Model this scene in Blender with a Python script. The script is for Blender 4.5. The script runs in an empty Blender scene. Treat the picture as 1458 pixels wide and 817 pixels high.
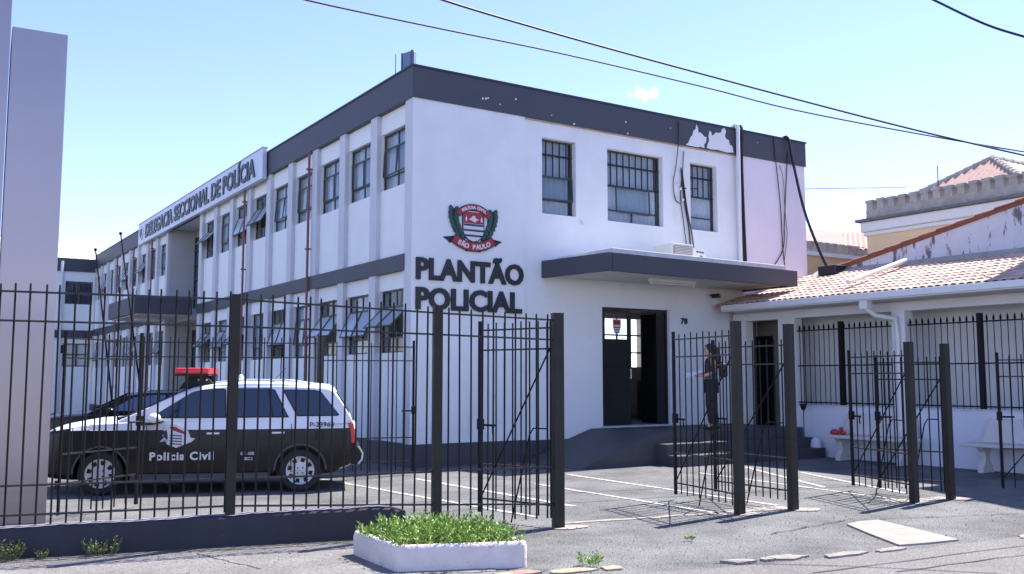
import bpy, bmesh, math, random
from math import sin, cos, pi, radians, sqrt, atan2
from mathutils import Vector, Matrix, Euler
random.seed(7)
sc = bpy.context.scene
C = sc.collection

# ------------------------------------------------------------------ camera, world, sun, exposure
cam_d = bpy.data.cameras.new('camera')
cam = bpy.data.objects.new('camera', cam_d)
C.objects.link(cam)
cam.location = (-7.64, -15.07, 1.55)
cam.rotation_euler = (radians(90 + 5.51), 0, radians(57.04 - 90))
cam_d.sensor_width = 36.0
cam_d.lens = 1353 / 1458 * 36
cam_d.clip_start = 0.1
cam_d.clip_end = 3000
sc.camera = cam

SUN_AZ = atan2(0.17, 0.985)
SUN_EL = radians(56.5)
w = bpy.data.worlds.new('World')
sc.world = w
w.use_nodes = True
nt = w.node_tree
for n in list(nt.nodes): nt.nodes.remove(n)
wo = nt.nodes.new('ShaderNodeOutputWorld')
bg = nt.nodes.new('ShaderNodeBackground')
sky = nt.nodes.new('ShaderNodeTexSky')
sky.sky_type = 'NISHITA'
sky.sun_disc = False
sky.sun_elevation = SUN_EL
sky.sun_rotation = pi / 2 - SUN_AZ
sky.altitude = 600
sky.air_density = 0.85
sky.dust_density = 0.08
sky.ozone_density = 3.0
bg.inputs['Strength'].default_value = 0.15
# one small wispy cloud
tc = nt.nodes.new('ShaderNodeTexCoord')
def wn(t, **k):
    n = nt.nodes.new(t)
    for a, b in k.items(): setattr(n, a, b)
    return n
cd = Vector((0.630, 0.722, 0.288)).normalized()
cx = cd.cross(Vector((0, 0, 1))).normalized()
cy = cx.cross(cd).normalized()
dx = wn('ShaderNodeVectorMath', operation='DOT_PRODUCT'); dx.inputs[1].default_value = cx
dy = wn('ShaderNodeVectorMath', operation='DOT_PRODUCT'); dy.inputs[1].default_value = cy
for d in (dx, dy): nt.links.new(tc.outputs['Generated'], d.inputs[0])
comb = wn('ShaderNodeCombineXYZ')
sx = wn('ShaderNodeMath', operation='MULTIPLY'); sx.inputs[1].default_value = 40
sy = wn('ShaderNodeMath', operation='MULTIPLY'); sy.inputs[1].default_value = 80
nt.links.new(dx.outputs['Value'], sx.inputs[0]); nt.links.new(dy.outputs['Value'], sy.inputs[0])
nt.links.new(sx.outputs[0], comb.inputs[0]); nt.links.new(sy.outputs[0], comb.inputs[1])
ln = wn('ShaderNodeVectorMath', operation='LENGTH'); nt.links.new(comb.outputs[0], ln.inputs[0])
noi = wn('ShaderNodeTexNoise'); noi.inputs['Scale'].default_value = 75; noi.inputs['Detail'].default_value = 6
nt.links.new(tc.outputs['Generated'], noi.inputs['Vector'])
sub = wn('ShaderNodeMath', operation='MULTIPLY_ADD'); sub.inputs[1].default_value = 5.2
nt.links.new(noi.outputs[0], sub.inputs[0])
neg = wn('ShaderNodeMath', operation='MULTIPLY'); neg.inputs[1].default_value = -1.7
nt.links.new(ln.outputs['Value'], neg.inputs[0]); nt.links.new(neg.outputs[0], sub.inputs[2])
mr = wn('ShaderNodeMapRange', interpolation_type='SMOOTHSTEP')
mr.inputs['From Min'].default_value = 1.5; mr.inputs['From Max'].default_value = 3.8
nt.links.new(sub.outputs[0], mr.inputs['Value'])
fr = wn('ShaderNodeVectorMath', operation='DOT_PRODUCT'); fr.inputs[1].default_value = cd
nt.links.new(tc.outputs['Generated'], fr.inputs[0])
front = wn('ShaderNodeMath', operation='GREATER_THAN'); front.inputs[1].default_value = 0.5
nt.links.new(fr.outputs['Value'], front.inputs[0])
mask = wn('ShaderNodeMath', operation='MULTIPLY')
nt.links.new(mr.outputs[0], mask.inputs[0]); nt.links.new(front.outputs[0], mask.inputs[1])
mx = wn('ShaderNodeMixRGB'); mx.inputs[2].default_value = (9, 9.3, 9.6, 1)
nt.links.new(mask.outputs[0], mx.inputs[0])
tint = wn('ShaderNodeVectorMath', operation='MULTIPLY'); tint.inputs[1].default_value = (1.06, .93, 1.06)
nt.links.new(sky.outputs[0], tint.inputs[0])
nt.links.new(tint.outputs[0], mx.inputs[1])
nt.links.new(mx.outputs[0], bg.inputs['Color'])
nt.links.new(bg.outputs[0], wo.inputs['Surface'])

sun_d = bpy.data.lights.new('sun', 'SUN')
sun_d.energy = 5.0
sun_d.angle = radians(0.53)
sun_d.color = (1.0, 0.955, 0.89)
sun = bpy.data.objects.new('sun', sun_d)
C.objects.link(sun)
sv = Vector((cos(SUN_EL) * cos(SUN_AZ), cos(SUN_EL) * sin(SUN_AZ), sin(SUN_EL)))
sun.rotation_euler = sv.to_track_quat('Z', 'Y').to_euler()
sun.location = (30, 10, 40)

sc.view_settings.view_transform = 'Standard'
sc.view_settings.look = 'None'
sc.view_settings.exposure = 1.17
sc.view_settings.gamma = 1.0

# ------------------------------------------------------------------ materials
def nodes(name):
    m = bpy.data.materials.new(name); m.use_nodes = True
    t = m.node_tree
    return m, t, t.nodes['Principled BSDF'], t.nodes['Material Output']

def mat(name, col, rough=0.6, metal=0.0, var=0.0, vscale=3.0, bump=0.0, bscale=60.0, col2=None, thr=None,
        spec=None, rand=0.0, streak=0.0, emis=None):
    """procedural paint / stone: base colour, mottled by noise, optional second colour in patches"""
    m, t, p, out = nodes(name)
    p.inputs['Roughness'].default_value = rough
    p.inputs['Metallic'].default_value = metal
    if spec is not None: p.inputs['Specular IOR Level'].default_value = spec
    base = (*col, 1)
    cur = None
    co = t.nodes.new('ShaderNodeTexCoord')
    if var > 0:
        n = t.nodes.new('ShaderNodeTexNoise'); n.inputs['Scale'].default_value = vscale
        n.inputs['Detail'].default_value = 8; n.inputs['Roughness'].default_value = 0.6
        t.links.new(co.outputs['Object'], n.inputs['Vector'])
        r = t.nodes.new('ShaderNodeMapRange')
        r.inputs['From Min'].default_value = 0.3; r.inputs['From Max'].default_value = 0.7
        r.inputs['To Min'].default_value = 1 - var; r.inputs['To Max'].default_value = 1 + var
        t.links.new(n.outputs[0], r.inputs['Value'])
        v = t.nodes.new('ShaderNodeVectorMath'); v.operation = 'SCALE'
        v.inputs[0].default_value = col
        t.links.new(r.outputs[0], v.inputs['Scale'])
        cur = v.outputs[0]
    if col2 is not None:
        n = t.nodes.new('ShaderNodeTexNoise'); n.inputs['Scale'].default_value = thr[1]
        n.inputs['Detail'].default_value = 10; n.inputs['Roughness'].default_value = 0.68
        mp = t.nodes.new('ShaderNodeMapping'); mp.inputs['Scale'].default_value = (1, 1, 1 if streak == 0 else streak)
        t.links.new(co.outputs['Object'], mp.inputs['Vector']); t.links.new(mp.outputs[0], n.inputs['Vector'])
        r = t.nodes.new('ShaderNodeMapRange'); r.interpolation_type = 'SMOOTHSTEP'
        r.inputs['From Min'].default_value = thr[0]; r.inputs['From Max'].default_value = thr[0] + thr[2]
        t.links.new(n.outputs[0], r.inputs['Value'])
        x = t.nodes.new('ShaderNodeMixRGB')
        t.links.new(r.outputs[0], x.inputs[0])
        if cur: t.links.new(cur, x.inputs[1])
        else: x.inputs[1].default_value = base
        x.inputs[2].default_value = (*col2, 1)
        cur = x.outputs[0]
    if rand > 0:
        oi = t.nodes.new('ShaderNodeObjectInfo')
        r = t.nodes.new('ShaderNodeMapRange'); r.inputs['To Min'].default_value = 1 - rand; r.inputs['To Max'].default_value = 1 + rand
        t.links.new(oi.outputs['Random'], r.inputs['Value'])
        v = t.nodes.new('ShaderNodeVectorMath'); v.operation = 'SCALE'
        if cur: t.links.new(cur, v.inputs[0])
        else: v.inputs[0].default_value = col
        t.links.new(r.outputs[0], v.inputs['Scale'])
        cur = v.outputs[0]
    if cur: t.links.new(cur, p.inputs['Base Color'])
    else: p.inputs['Base Color'].default_value = base
    if bump > 0:
        n = t.nodes.new('ShaderNodeTexNoise'); n.inputs['Scale'].default_value = bscale; n.inputs['Detail'].default_value = 5
        t.links.new(co.outputs['Object'], n.inputs['Vector'])
        b = t.nodes.new('ShaderNodeBump'); b.inputs['Strength'].default_value = bump; b.inputs['Distance'].default_value = 0.02
        t.links.new(n.outputs[0], b.inputs['Height']); t.links.new(b.outputs[0], p.inputs['Normal'])
    if emis:
        p.inputs['Emission Color'].default_value = (*emis[:3], 1); p.inputs['Emission Strength'].default_value = emis[3]
    return m

def glass_mat(name, tint, refl=1.0, clear=0.6):
    m, t, p, out = nodes(name)
    t.nodes.remove(p)
    tr = t.nodes.new('ShaderNodeBsdfTransparent'); tr.inputs[0].default_value = (*[c * clear for c in tint], 1)
    gl = t.nodes.new('ShaderNodeBsdfGlossy'); gl.inputs['Roughness'].default_value = 0.03
    gl.inputs[0].default_value = (refl, refl, refl, 1)
    f = t.nodes.new('ShaderNodeFresnel'); f.inputs['IOR'].default_value = 1.55
    x = t.nodes.new('ShaderNodeMixShader')
    ge = t.nodes.new('ShaderNodeNewGeometry')
    iv = t.nodes.new('ShaderNodeMath'); iv.operation = 'SUBTRACT'; iv.inputs[0].default_value = 1.0
    t.links.new(ge.outputs['Backfacing'], iv.inputs[1])
    mu = t.nodes.new('ShaderNodeMath'); mu.operation = 'MULTIPLY'
    t.links.new(f.outputs[0], mu.inputs[0]); t.links.new(iv.outputs[0], mu.inputs[1])
    t.links.new(mu.outputs[0], x.inputs[0]); t.links.new(tr.outputs[0], x.inputs[1]); t.links.new(gl.outputs[0], x.inputs[2])
    t.links.new(x.outputs[0], out.inputs['Surface'])
    return m

def asphalt_mat(name, c1, c2, patch, speck, bump=0.5):
    m, t, p, out = nodes(name)
    p.inputs['Roughness'].default_value = 0.9
    p.inputs['Specular IOR Level'].default_value = 0.25
    co = t.nodes.new('ShaderNodeTexCoord')
    def noise(s, d=6, rg=0.6):
        n = t.nodes.new('ShaderNodeTexNoise'); n.inputs['Scale'].default_value = s; n.inputs['Detail'].default_value = d
        n.inputs['Roughness'].default_value = rg
        t.links.new(co.outputs['Object'], n.inputs['Vector']); return n
    def ramp(src, a, b, ca, cb):
        r = t.nodes.new('ShaderNodeValToRGB'); r.color_ramp.elements[0].position = a; r.color_ramp.elements[1].position = b
        r.color_ramp.elements[0].color = (*ca, 1); r.color_ramp.elements[1].color = (*cb, 1)
        t.links.new(src, r.inputs[0]); return r
    fine = ramp(noise(55, 3).outputs[0], 0.35, 0.68, c1, c2)
    big = ramp(noise(0.9, 7, .7).outputs[0], 0.38, 0.66, (1, 1, 1), patch)
    mul = t.nodes.new('ShaderNodeMixRGB'); mul.blend_type = 'MULTIPLY'; mul.inputs[0].default_value = 1
    t.links.new(fine.outputs[0], mul.inputs[1]); t.links.new(big.outputs[0], mul.inputs[2])
    vor = t.nodes.new('ShaderNodeTexVoronoi'); vor.inputs['Scale'].default_value = 38
    t.links.new(co.outputs['Object'], vor.inputs['Vector'])
    sp = ramp(vor.outputs['Distance'], 0.10, 0.2, (1, 1, 1), (0, 0, 0))
    n3 = ramp(noise(7, 3).outputs[0], 0.45, 0.6, (0, 0, 0), (1, 1, 1))
    mm = t.nodes.new('ShaderNodeMath'); mm.operation = 'MULTIPLY'
    t.links.new(sp.outputs[0], mm.inputs[0]); t.links.new(n3.outputs[0], mm.inputs[1])
    x = t.nodes.new('ShaderNodeMixRGB'); x.inputs[2].default_value = (*speck, 1)
    t.links.new(mm.outputs[0], x.inputs[0]); t.links.new(mul.outputs[0], x.inputs[1])
    t.links.new(x.outputs[0], p.inputs['Base Color'])
    b = t.nodes.new('ShaderNodeBump'); b.inputs['Strength'].default_value = bump; b.inputs['Distance'].default_value = 0.02
    t.links.new(noise(45, 4).outputs[0], b.inputs['Height']); t.links.new(b.outputs[0], p.inputs['Normal'])
    return m

M = {}
M['white'] = mat('white_masonry_paint', (.78, .79, .80), .75, var=.055, vscale=1.2, bump=.08, bscale=25, col2=(.64, .64, .66), thr=(.57, 1.3, .22), streak=.25)
M['panel'] = mat('white_spandrel_paint', (.82, .84, .83), .75, var=.03, vscale=1.7, bump=.05, bscale=30)
M['pilaster'] = mat('pale_grey_pilaster_paint', (.60, .61, .64), .75, var=.05, vscale=2.0, bump=.05, bscale=30)
M['lavender'] = mat('lavender_white_paint', (.78, .72, .80), .75, var=.03, vscale=1.5, bump=.05, bscale=25, col2=(.68, .62, .68), thr=(.6, 1.2, .3), streak=.3)
M['slate'] = mat('slate_blue_fascia_paint', (.056, .060, .076), .6, var=.07, vscale=1.4, bump=.05, bscale=30)
M['plinth'] = mat('dark_grey_plinth_paint', (.056, .058, .066), .6, var=.18, vscale=2.5, bump=.1, bscale=30)
M['soffit'] = mat('cream_soffit_paint', (.60, .575, .53), .8, var=.05, vscale=2)
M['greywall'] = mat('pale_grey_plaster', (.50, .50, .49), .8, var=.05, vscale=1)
M['slab'] = mat('weathered_slab_edge', (.55, .55, .57), .85, var=.12, vscale=6, bump=.2, bscale=30)
M['concrete'] = mat('bare_concrete', (.34, .33, .31), .9, var=.15, vscale=5, bump=.3, bscale=60)
M['frame'] = mat('dark_olive_window_frame', (.055, .060, .055), .5)
M['grille'] = mat('blue_black_grille', (.012, .015, .022), .5)
M['glass'] = glass_mat('window_glass', (.92, .96, .98), .8, .95)
M['glassdark'] = glass_mat('dim_glass', (.5, .55, .6), .9, .5)
M['curtain'] = mat('grey_curtain', (.62, .64, .70), .9, var=.08, vscale=8, rand=.12)
M['frost'] = mat('frosted_sash_glass', (.30, .34, .38), .25, rand=.25, spec=.8)
M['inside'] = mat('dim_interior_paint', (.62, .60, .57), .9)
M['insidefloor'] = mat('interior_floor_tile', (.07, .06, .05), .5)
M['letter'] = mat('black_plastic_letter', (.012, .013, .018), .45)
M['black'] = mat('black_gloss_paint', (.012, .012, .014), .3)
M['iron'] = mat('black_iron_bar', (.006, .006, .007), .6, rand=.4, spec=.25)
M['post'] = mat('bronze_steel_post', (.019, .016, .012), .55, var=.3, vscale=4, spec=.35)
M['rail'] = mat('worn_steel_rail', (.03, .027, .025), .5, spec=.4, var=.4, vscale=6)
M['redpipe'] = mat('rust_red_pipe', (.24, .085, .085), .6, var=.15)
M['pvc'] = mat('white_pvc', (.72, .72, .72), .4, var=.04)
M['cable'] = mat('black_cable', (.012, .012, .014), .6)
M['tile'] = mat('faded_clay_tile', (.52, .365, .305), .85, var=.18, vscale=9, rand=.25, col2=(.27, .19, .165), thr=(.60, 6, .2))
M['coping'] = mat('rusty_clay_coping', (.24, .085, .05), .9, var=.2, vscale=9, rand=.25)
M['peelwall'] = mat('peeling_whitewash', (.62, .62, .67), .9, var=.06, vscale=3, bump=.2, bscale=20, col2=(.16, .15, .17), thr=(.545, 7.0, .07), streak=.25)
M['annex'] = mat('cream_white_annex_paint', (.70, .69, .68), .8, var=.04, vscale=1.5, bump=.05, bscale=20)
M['annexlow'] = mat('white_low_wall_paint', (.66, .68, .76), .8, var=.05, vscale=1.5, bump=.08, bscale=20, col2=(.38, .38, .40), thr=(.66, 3.5, .1))
M['ochre'] = mat('ochre_masonry', (.72, .50, .30), .85, var=.05, vscale=.8)
M['castle'] = mat('lichen_grey_parapet', (.36, .33, .30), .9, var=.22, vscale=3, rand=.12, bump=.3, bscale=12)
M['cornice'] = mat('white_cornice_paint', (.72, .68, .66), .85, var=.04)
M['cornicetop'] = mat('weathered_cornice_top', (.15, .135, .14), .9, var=.2, vscale=4)
M['paletile'] = mat('pale_clay_roof', (.50, .38, .32), .9, var=.12, vscale=3)
M['redtile'] = mat('red_clay_roof', (.50, .25, .19), .9, var=.15, vscale=4)
M['tin'] = mat('white_corrugated_tin', (.68, .69, .72), .5, rand=.06)
M['clad'] = mat('brushed_aluminium_cladding', (.38, .325, .335), .30, metal=.85, var=.04, vscale=1.0)
M['asphalt'] = asphalt_mat('worn_asphalt', (.085, .085, .087), (.27, .265, .26), (.50, .50, .52), (.50, .47, .45))
M['street'] = asphalt_mat('street_asphalt', (.12, .112, .108), (.27, .255, .245), (.78, .76, .76), (.40, .37, .36))
M['sidewalk'] = asphalt_mat('sidewalk_concrete', (.15, .143, .14), (.30, .285, .275), (.70, .69, .69), (.45, .42, .40), .35)
M['line'] = mat('worn_white_road_paint', (.50, .48, .46), .85, col2=(.22, .215, .21), thr=(.50, 16, .12), var=.05)
M['slabpatch'] = mat('pinkish_concrete_slab', (.30, .265, .235), .9, var=.2, vscale=5, bump=.4, bscale=40, col2=(.17, .16, .155), thr=(.56, 5, .15))
M['kerb'] = mat('broken_kerb_concrete', (.25, .225, .20), .9, var=.2, vscale=7, bump=.3, bscale=50)
M['kerby'] = mat('faded_yellow_kerb', (.30, .275, .19), .9, var=.2, vscale=7, col2=(.33, .16, .14), thr=(.5, 4, .1))
M['crack'] = mat('dark_joint', (.02, .02, .02), .9)
M['dirt'] = mat('brown_dirt', (.12, .105, .09), .95, var=.35, vscale=9, bump=.5, bscale=40)
M['lowwall'] = mat('dark_slate_wall_paint', (.026, .026, .034), .75, var=.12, vscale=3, bump=.15, bscale=30, col2=(.09, .085, .08), thr=(.66, 6, .08))
M['lowtop'] = mat('worn_wall_top', (.23, .21, .26), .85, var=.2, vscale=6, bump=.25, bscale=40, col2=(.05, .05, .06), thr=(.55, 3, .1))
M['planter'] = mat('whitewashed_planter', (.66, .59, .57), .9, var=.12, vscale=4, bump=.35, bscale=35, col2=(.20, .18, .17), thr=(.62, 9, .1))
M['soil'] = mat('dark_soil', (.045, .032, .022), 1.0, var=.3, vscale=20, bump=.6, bscale=60)
M['bench'] = mat('cast_concrete_bench', (.60, .57, .55), .85, var=.08, vscale=5, bump=.15, bscale=40)
M['red'] = mat('red_cloth', (.45, .06, .05), .8, var=.2, vscale=20)
M['carwhite'] = mat('white_car_paint', (.80, .80, .82), .22, spec=.6)
M['carblack'] = mat('black_car_paint', (.008, .007, .007), .25, spec=.35)
M['carglass'] = mat('tinted_car_glass', (.018, .028, .055), .04, spec=1.0)
M['windshield'] = mat('blue_windshield', (.10, .16, .26), .05, spec=1.0)
M['rubber'] = mat('tyre_rubber', (.018, .018, .018), .8)
M['hub'] = mat('silver_hubcap', (.52, .53, .56), .35, metal=.4)
M['redlamp'] = mat('red_lamp_plastic', (.62, .022, .03), .22, spec=.8)
M['trim'] = mat('grey_plastic_trim', (.05, .055, .065), .55)
M['chrome'] = mat('bright_trim', (.6, .6, .62), .3, metal=.6)
M['decal'] = mat('white_decal', (.66, .66, .70), .5)
M['emred'] = mat('emblem_red', (.34, .022, .040), .5)
M['emgreen'] = mat('emblem_green', (.012, .075, .055), .5, var=.2, vscale=12)
M['emblack'] = mat('emblem_black', (.012, .011, .018), .5)
M['emwhite'] = mat('emblem_white', (.66, .66, .66), .5)
M['emnavy'] = mat('emblem_navy', (.02, .03, .09), .5)
M['signboard'] = mat('pale_lilac_signboard', (.64, .66, .76), .45, var=.07, vscale=1.2, col2=(.34, .34, .42), thr=(.58, 2.2, .2), streak=.15)
M['skin'] = mat('skin', (.56, .31, .21), .55)
M['hair'] = mat('dark_hair', (.022, .014, .012), .5)
M['cloth'] = mat('black_cloth', (.018, .018, .022), .85)
M['greycloth'] = mat('grey_cloth', (.20, .195, .20), .85)
M['navy'] = mat('navy_denim', (.022, .024, .036), .85)
M['bag'] = mat('dark_leather', (.022, .018, .018), .45)
M['paper'] = mat('white_paper', (.66, .68, .85), .8)
M['leaf'] = mat('young_green_leaf', (.17, .30, .045), .55, rand=0)
M['weed'] = mat('dry_green_weed', (.10, .15, .045), .7)
M['ac'] = mat('ivory_ac_case', (.62, .61, .58), .5, var=.04)
M['orange'] = mat('orange_cone_plastic', (.55, .14, .05), .6)

def leaf_variation():
    m = M['leaf']; t = m.node_tree; p = t.nodes['Principled BSDF']
    g = t.nodes.new('ShaderNodeNewGeometry')
    r = t.nodes.new('ShaderNodeValToRGB')
    r.color_ramp.elements[0].color = (.09, .20, .03, 1); r.color_ramp.elements[1].color = (.42, .56, .13, 1)
    t.links.new(g.outputs['Random Per Island'], r.inputs[0]); t.links.new(r.outputs[0], p.inputs['Base Color'])
    e = r.color_ramp.elements.new(.07); e.color = (.10, .21, .03, 1); r.color_ramp.elements[0].color = (.20, .14, .06, 1)
    m2 = M['weed']; t = m2.node_tree; p = t.nodes['Principled BSDF']
    g = t.nodes.new('ShaderNodeNewGeometry')
    r = t.nodes.new('ShaderNodeValToRGB')
    r.color_ramp.elements[0].color = (.07, .13, .03, 1); r.color_ramp.elements[1].color = (.22, .20, .08, 1)
    t.links.new(g.outputs['Random Per Island'], r.inputs[0]); t.links.new(r.outputs[0], p.inputs['Base Color'])
leaf_variation()

# ------------------------------------------------------------------ mesh helpers
def world_loc(o):
    v = Vector((0, 0, 0))
    while o is not None:
        v += o.location; o = o.parent
    return v

class MB:
    def __init__(s): s.v = []; s.f = []; s.mi = []; s.cur = 0
    def add(s, vs, fs):
        b = len(s.v); s.v += [tuple(v) for v in vs]
        for f in fs: s.f.append(tuple(b + i for i in f)); s.mi.append(s.cur)
        return s
    def box(s, x0, x1, y0, y1, z0, z1, T=None):
        vs = [Vector(p) for p in ((x0, y0, z0), (x1, y0, z0), (x1, y1, z0), (x0, y1, z0), (x0, y0, z1), (x1, y0, z1), (x1, y1, z1), (x0, y1, z1))]
        if T: vs = [T @ v for v in vs]
        return s.add(vs, [(0, 3, 2, 1), (4, 5, 6, 7), (0, 1, 5, 4), (1, 2, 6, 5), (2, 3, 7, 6), (3, 0, 4, 7)])
    def tube(s, pts, r, n=8, r2=None, caps=True):
        pts = [Vector(p) for p in pts]
        rs = r if isinstance(r, (list, tuple)) else [r] * len(pts)
        rings = []
        up = None
        for i, p in enumerate(pts):
            a = pts[max(i - 1, 0)]; b = pts[min(i + 1, len(pts) - 1)]
            d = (b - a).normalized()
            if up is None:
                up = Vector((0, 0, 1)) if abs(d.z) < .9 else Vector((1, 0, 0))
            x = d.cross(up).normalized(); y = x.cross(d).normalized(); up = y
            rings.append([p + (x * cos(2 * pi * k / n) + y * sin(2 * pi * k / n)) * rs[i] for k in range(n)])
        vs = [v for g in rings for v in g]; fs = []
        for i in range(len(pts) - 1):
            for k in range(n):
                a = i * n + k; b = i * n + (k + 1) % n
                fs.append((a, b, b + n, a + n))
        if caps:
            fs.append(tuple(range(n - 1, -1, -1))); fs.append(tuple((len(pts) - 1) * n + k for k in range(n)))
        return s.add(vs, fs)
    def prism(s, poly, d0, d1, F):
        """poly: 2D outline; F(u,v,d) -> 3D"""
        n = len(poly)
        vs = [F(u, v, d0) for u, v in poly] + [F(u, v, d1) for u, v in poly]
        fs = [tuple(range(n)), tuple(range(2 * n - 1, n - 1, -1))]
        fs += [(i, n + i, n + (i + 1) % n, (i + 1) % n) for i in range(n)]
        return s.add(vs, fs)
    def sphere(s, c, r, nu=12, nv=8, sc_=(1, 1, 1), R=None):
        vs = []; fs = []
        for j in range(nv + 1):
            th = pi * j / nv
            for i in range(nu):
                ph = 2 * pi * i / nu
                p = Vector((sin(th) * cos(ph) * sc_[0], sin(th) * sin(ph) * sc_[1], cos(th) * sc_[2])) * r
                if R: p = R @ p
                vs.append(Vector(c) + p)
        for j in range(nv):
            for i in range(nu):
                a = j * nu + i; b = j * nu + (i + 1) % nu
                fs.append((a, a + nu, b + nu, b))
        return s.add(vs, fs)
    def mesh(s, name, m=None, smooth=False):
        me = bpy.data.meshes.new(name)
        me.from_pydata(s.v, [], s.f)
        ms = m if isinstance(m, (list, tuple)) else [m]
        for q in ms:
            if q: me.materials.append(q)
        if len(ms) > 1:
            for p, i in zip(me.polygons, s.mi): p.material_index = i
        bm = bmesh.new(); bm.from_mesh(me); bmesh.ops.recalc_face_normals(bm, faces=bm.faces); bm.to_mesh(me); bm.free()
        if smooth:
            for p in me.polygons: p.use_smooth = True
            me.set_sharp_from_angle(angle=radians(smooth if smooth > 1 else 40))
        me.update()
        return me
    def build(s, name, m, parent=None, smooth=False, world=True):
        return place(name, s.mesh(name, m, smooth), parent, world=world)

def place(name, me, parent=None, loc=(0, 0, 0), rot=(0, 0, 0), scale=(1, 1, 1), world=False):
    o = bpy.data.objects.new(name, me)
    C.objects.link(o)
    o.location = loc; o.rotation_euler = rot; o.scale = scale
    if parent is not None:
        o.parent = parent
        if world: o.location = Vector(loc) - world_loc(parent)
    return o

def tag(o, label=None, cat=None, group=None, kind=None):
    if label: o['label'] = label
    if cat: o['category'] = cat
    if group: o['group'] = group
    if kind: o['kind'] = kind
    return o

def thing(name, label, cat, loc=(0, 0, 0), rz=0, group=None):
    o = bpy.data.objects.new(name, None); C.objects.link(o)
    o.empty_display_size = .2
    o.location = loc; o.rotation_euler = (0, 0, rz)
    return tag(o, label, cat, group)

def bevel(o, wd, seg=2):
    m = o.modifiers.new('bevel', 'BEVEL'); m.width = wd; m.segments = seg; m.limit_method = 'ANGLE'; m.angle_limit = radians(40)
    m.harden_normals = False
    return o

def XZ(y0):            # drawing on the front facade: u -> X, v -> Z, depth towards -Y
    return lambda u, v, d: Vector((u, y0 - d, v))

def wall_grid(F, u0, u1, v0, v1, holes, th):
    """F(u,v,d): d=0 outer face, d=th inner face.  holes: (u0,u1,v0,v1)"""
    b = MB()
    us = sorted({u0, u1, *[h[0] for h in holes], *[h[1] for h in holes]})
    vs = sorted({v0, v1, *[h[2] for h in holes], *[h[3] for h in holes]})
    us = [u for u in us if u0 <= u <= u1]; vs = [v for v in vs if v0 <= v <= v1]
    def hole(a, c): return any(h[0] < a < h[1] and h[2] < c < h[3] for h in holes)
    for i in range(len(us) - 1):
        for j in range(len(vs) - 1):
            a, bb, c, d = us[i], us[i + 1], vs[j], vs[j + 1]
            if hole((a + bb) / 2, (c + d) / 2): continue
            for q, rev in ((0, 0), (th, 1)):
                b.add([F(a, c, q), F(bb, c, q), F(bb, d, q), F(a, d, q)], [(0, 1, 2, 3) if not rev else (3, 2, 1, 0)])
    for (a, bb, c, d) in holes + [(u0, u1, v0, v1)]:
        for (p, q) in (((a, c), (bb, c)), ((bb, c), (bb, d)), ((bb, d), (a, d)), ((a, d), (a, c))):
            if p[1] == q[1] == v0 and (a, bb, c, d) in holes: continue
            b.add([F(*p, 0), F(*q, 0), F(*q, th), F(*p, th)], [(0, 1, 2, 3)])
    return b

# text ------------------------------------------------------------
def text_mesh(s, size, ext, off=0.0, space=1.0, bold_y=0):
    cu = bpy.data.curves.new('t', 'FONT'); cu.body = s; cu.size = size; cu.extrude = ext; cu.offset = off
    cu.space_character = space; cu.resolution_u = 3
    o = bpy.data.objects.new('t', cu); C.objects.link(o)
    dg = bpy.context.evaluated_depsgraph_get()
    me = bpy.data.meshes.new_from_object(o.evaluated_get(dg))
    bpy.data.objects.remove(o); bpy.data.curves.remove(cu)
    return me
def bounds(me):
    xs = [v.co.x for v in me.vertices]; ys = [v.co.y for v in me.vertices]
    return (min(xs), max(xs), min(ys), max(ys)) if xs else (0, 0, 0, 0)
def letters(s, parent, origin, rot, width, capH, ext, off, m, name='letter', one=False, space=1.0):
    """s written from origin (bottom-left of the text) fitted to width x cap height"""
    size = 1.0
    base = text_mesh('H', size, 0); hh = bounds(base)[3]
    full = text_mesh(s, size, 0, off, space); fb = bounds(full)
    sx = width / (fb[1] - fb[0]); sy = capH / hh
    out = []
    R = Euler(rot).to_matrix()
    def put(me, dx, nm):
        for v in me.vertices:
            v.co = Vector(((v.co.x + dx - fb[0]) * sx, v.co.y * sy, v.co.z))
        for p in me.polygons: p.use_smooth = False
        me.materials.clear(); me.materials.append(m)
        o = bpy.data.objects.new(nm, me); C.objects.link(o); o.rotation_euler = rot
        o.location = Vector(origin)
        if parent is not None:
            o.parent = parent
        return o
    if one:
        return [put(text_mesh(s, size, ext, off, space), 0, name)]
    for i, ch in enumerate(s):
        if ch == ' ': continue
        pre = bounds(text_mesh(s[:i + 1], size, 0, off, space))
        me = text_mesh(ch, size, ext, off, space); cb = bounds(me)
        out.append(put(me, pre[1] - cb[1], name))
    return out

# ------------------------------------------------------------------ setting: ground
def sheet(name, poly, z, m, kind='structure'):
    b = MB(); b.add([(x, y, z) for x, y in poly], [tuple(range(len(poly)))])
    return tag(b.build(name, m), kind=kind)
sheet('ground', [(-400, -400), (400, -400), (400, 600), (-400, 600)], 0, M['asphalt'])
def wob(p, q, n, a, seed):
    r = random.Random(seed); out = []
    for i in range(n + 1):
        t = i / n; k = 0 if i in (0, n) else 1
        out.append((p[0] + (q[0] - p[0]) * t + k * r.uniform(-a, a), p[1] + (q[1] - p[1]) * t + k * r.uniform(-a, a)))
    return out
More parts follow.
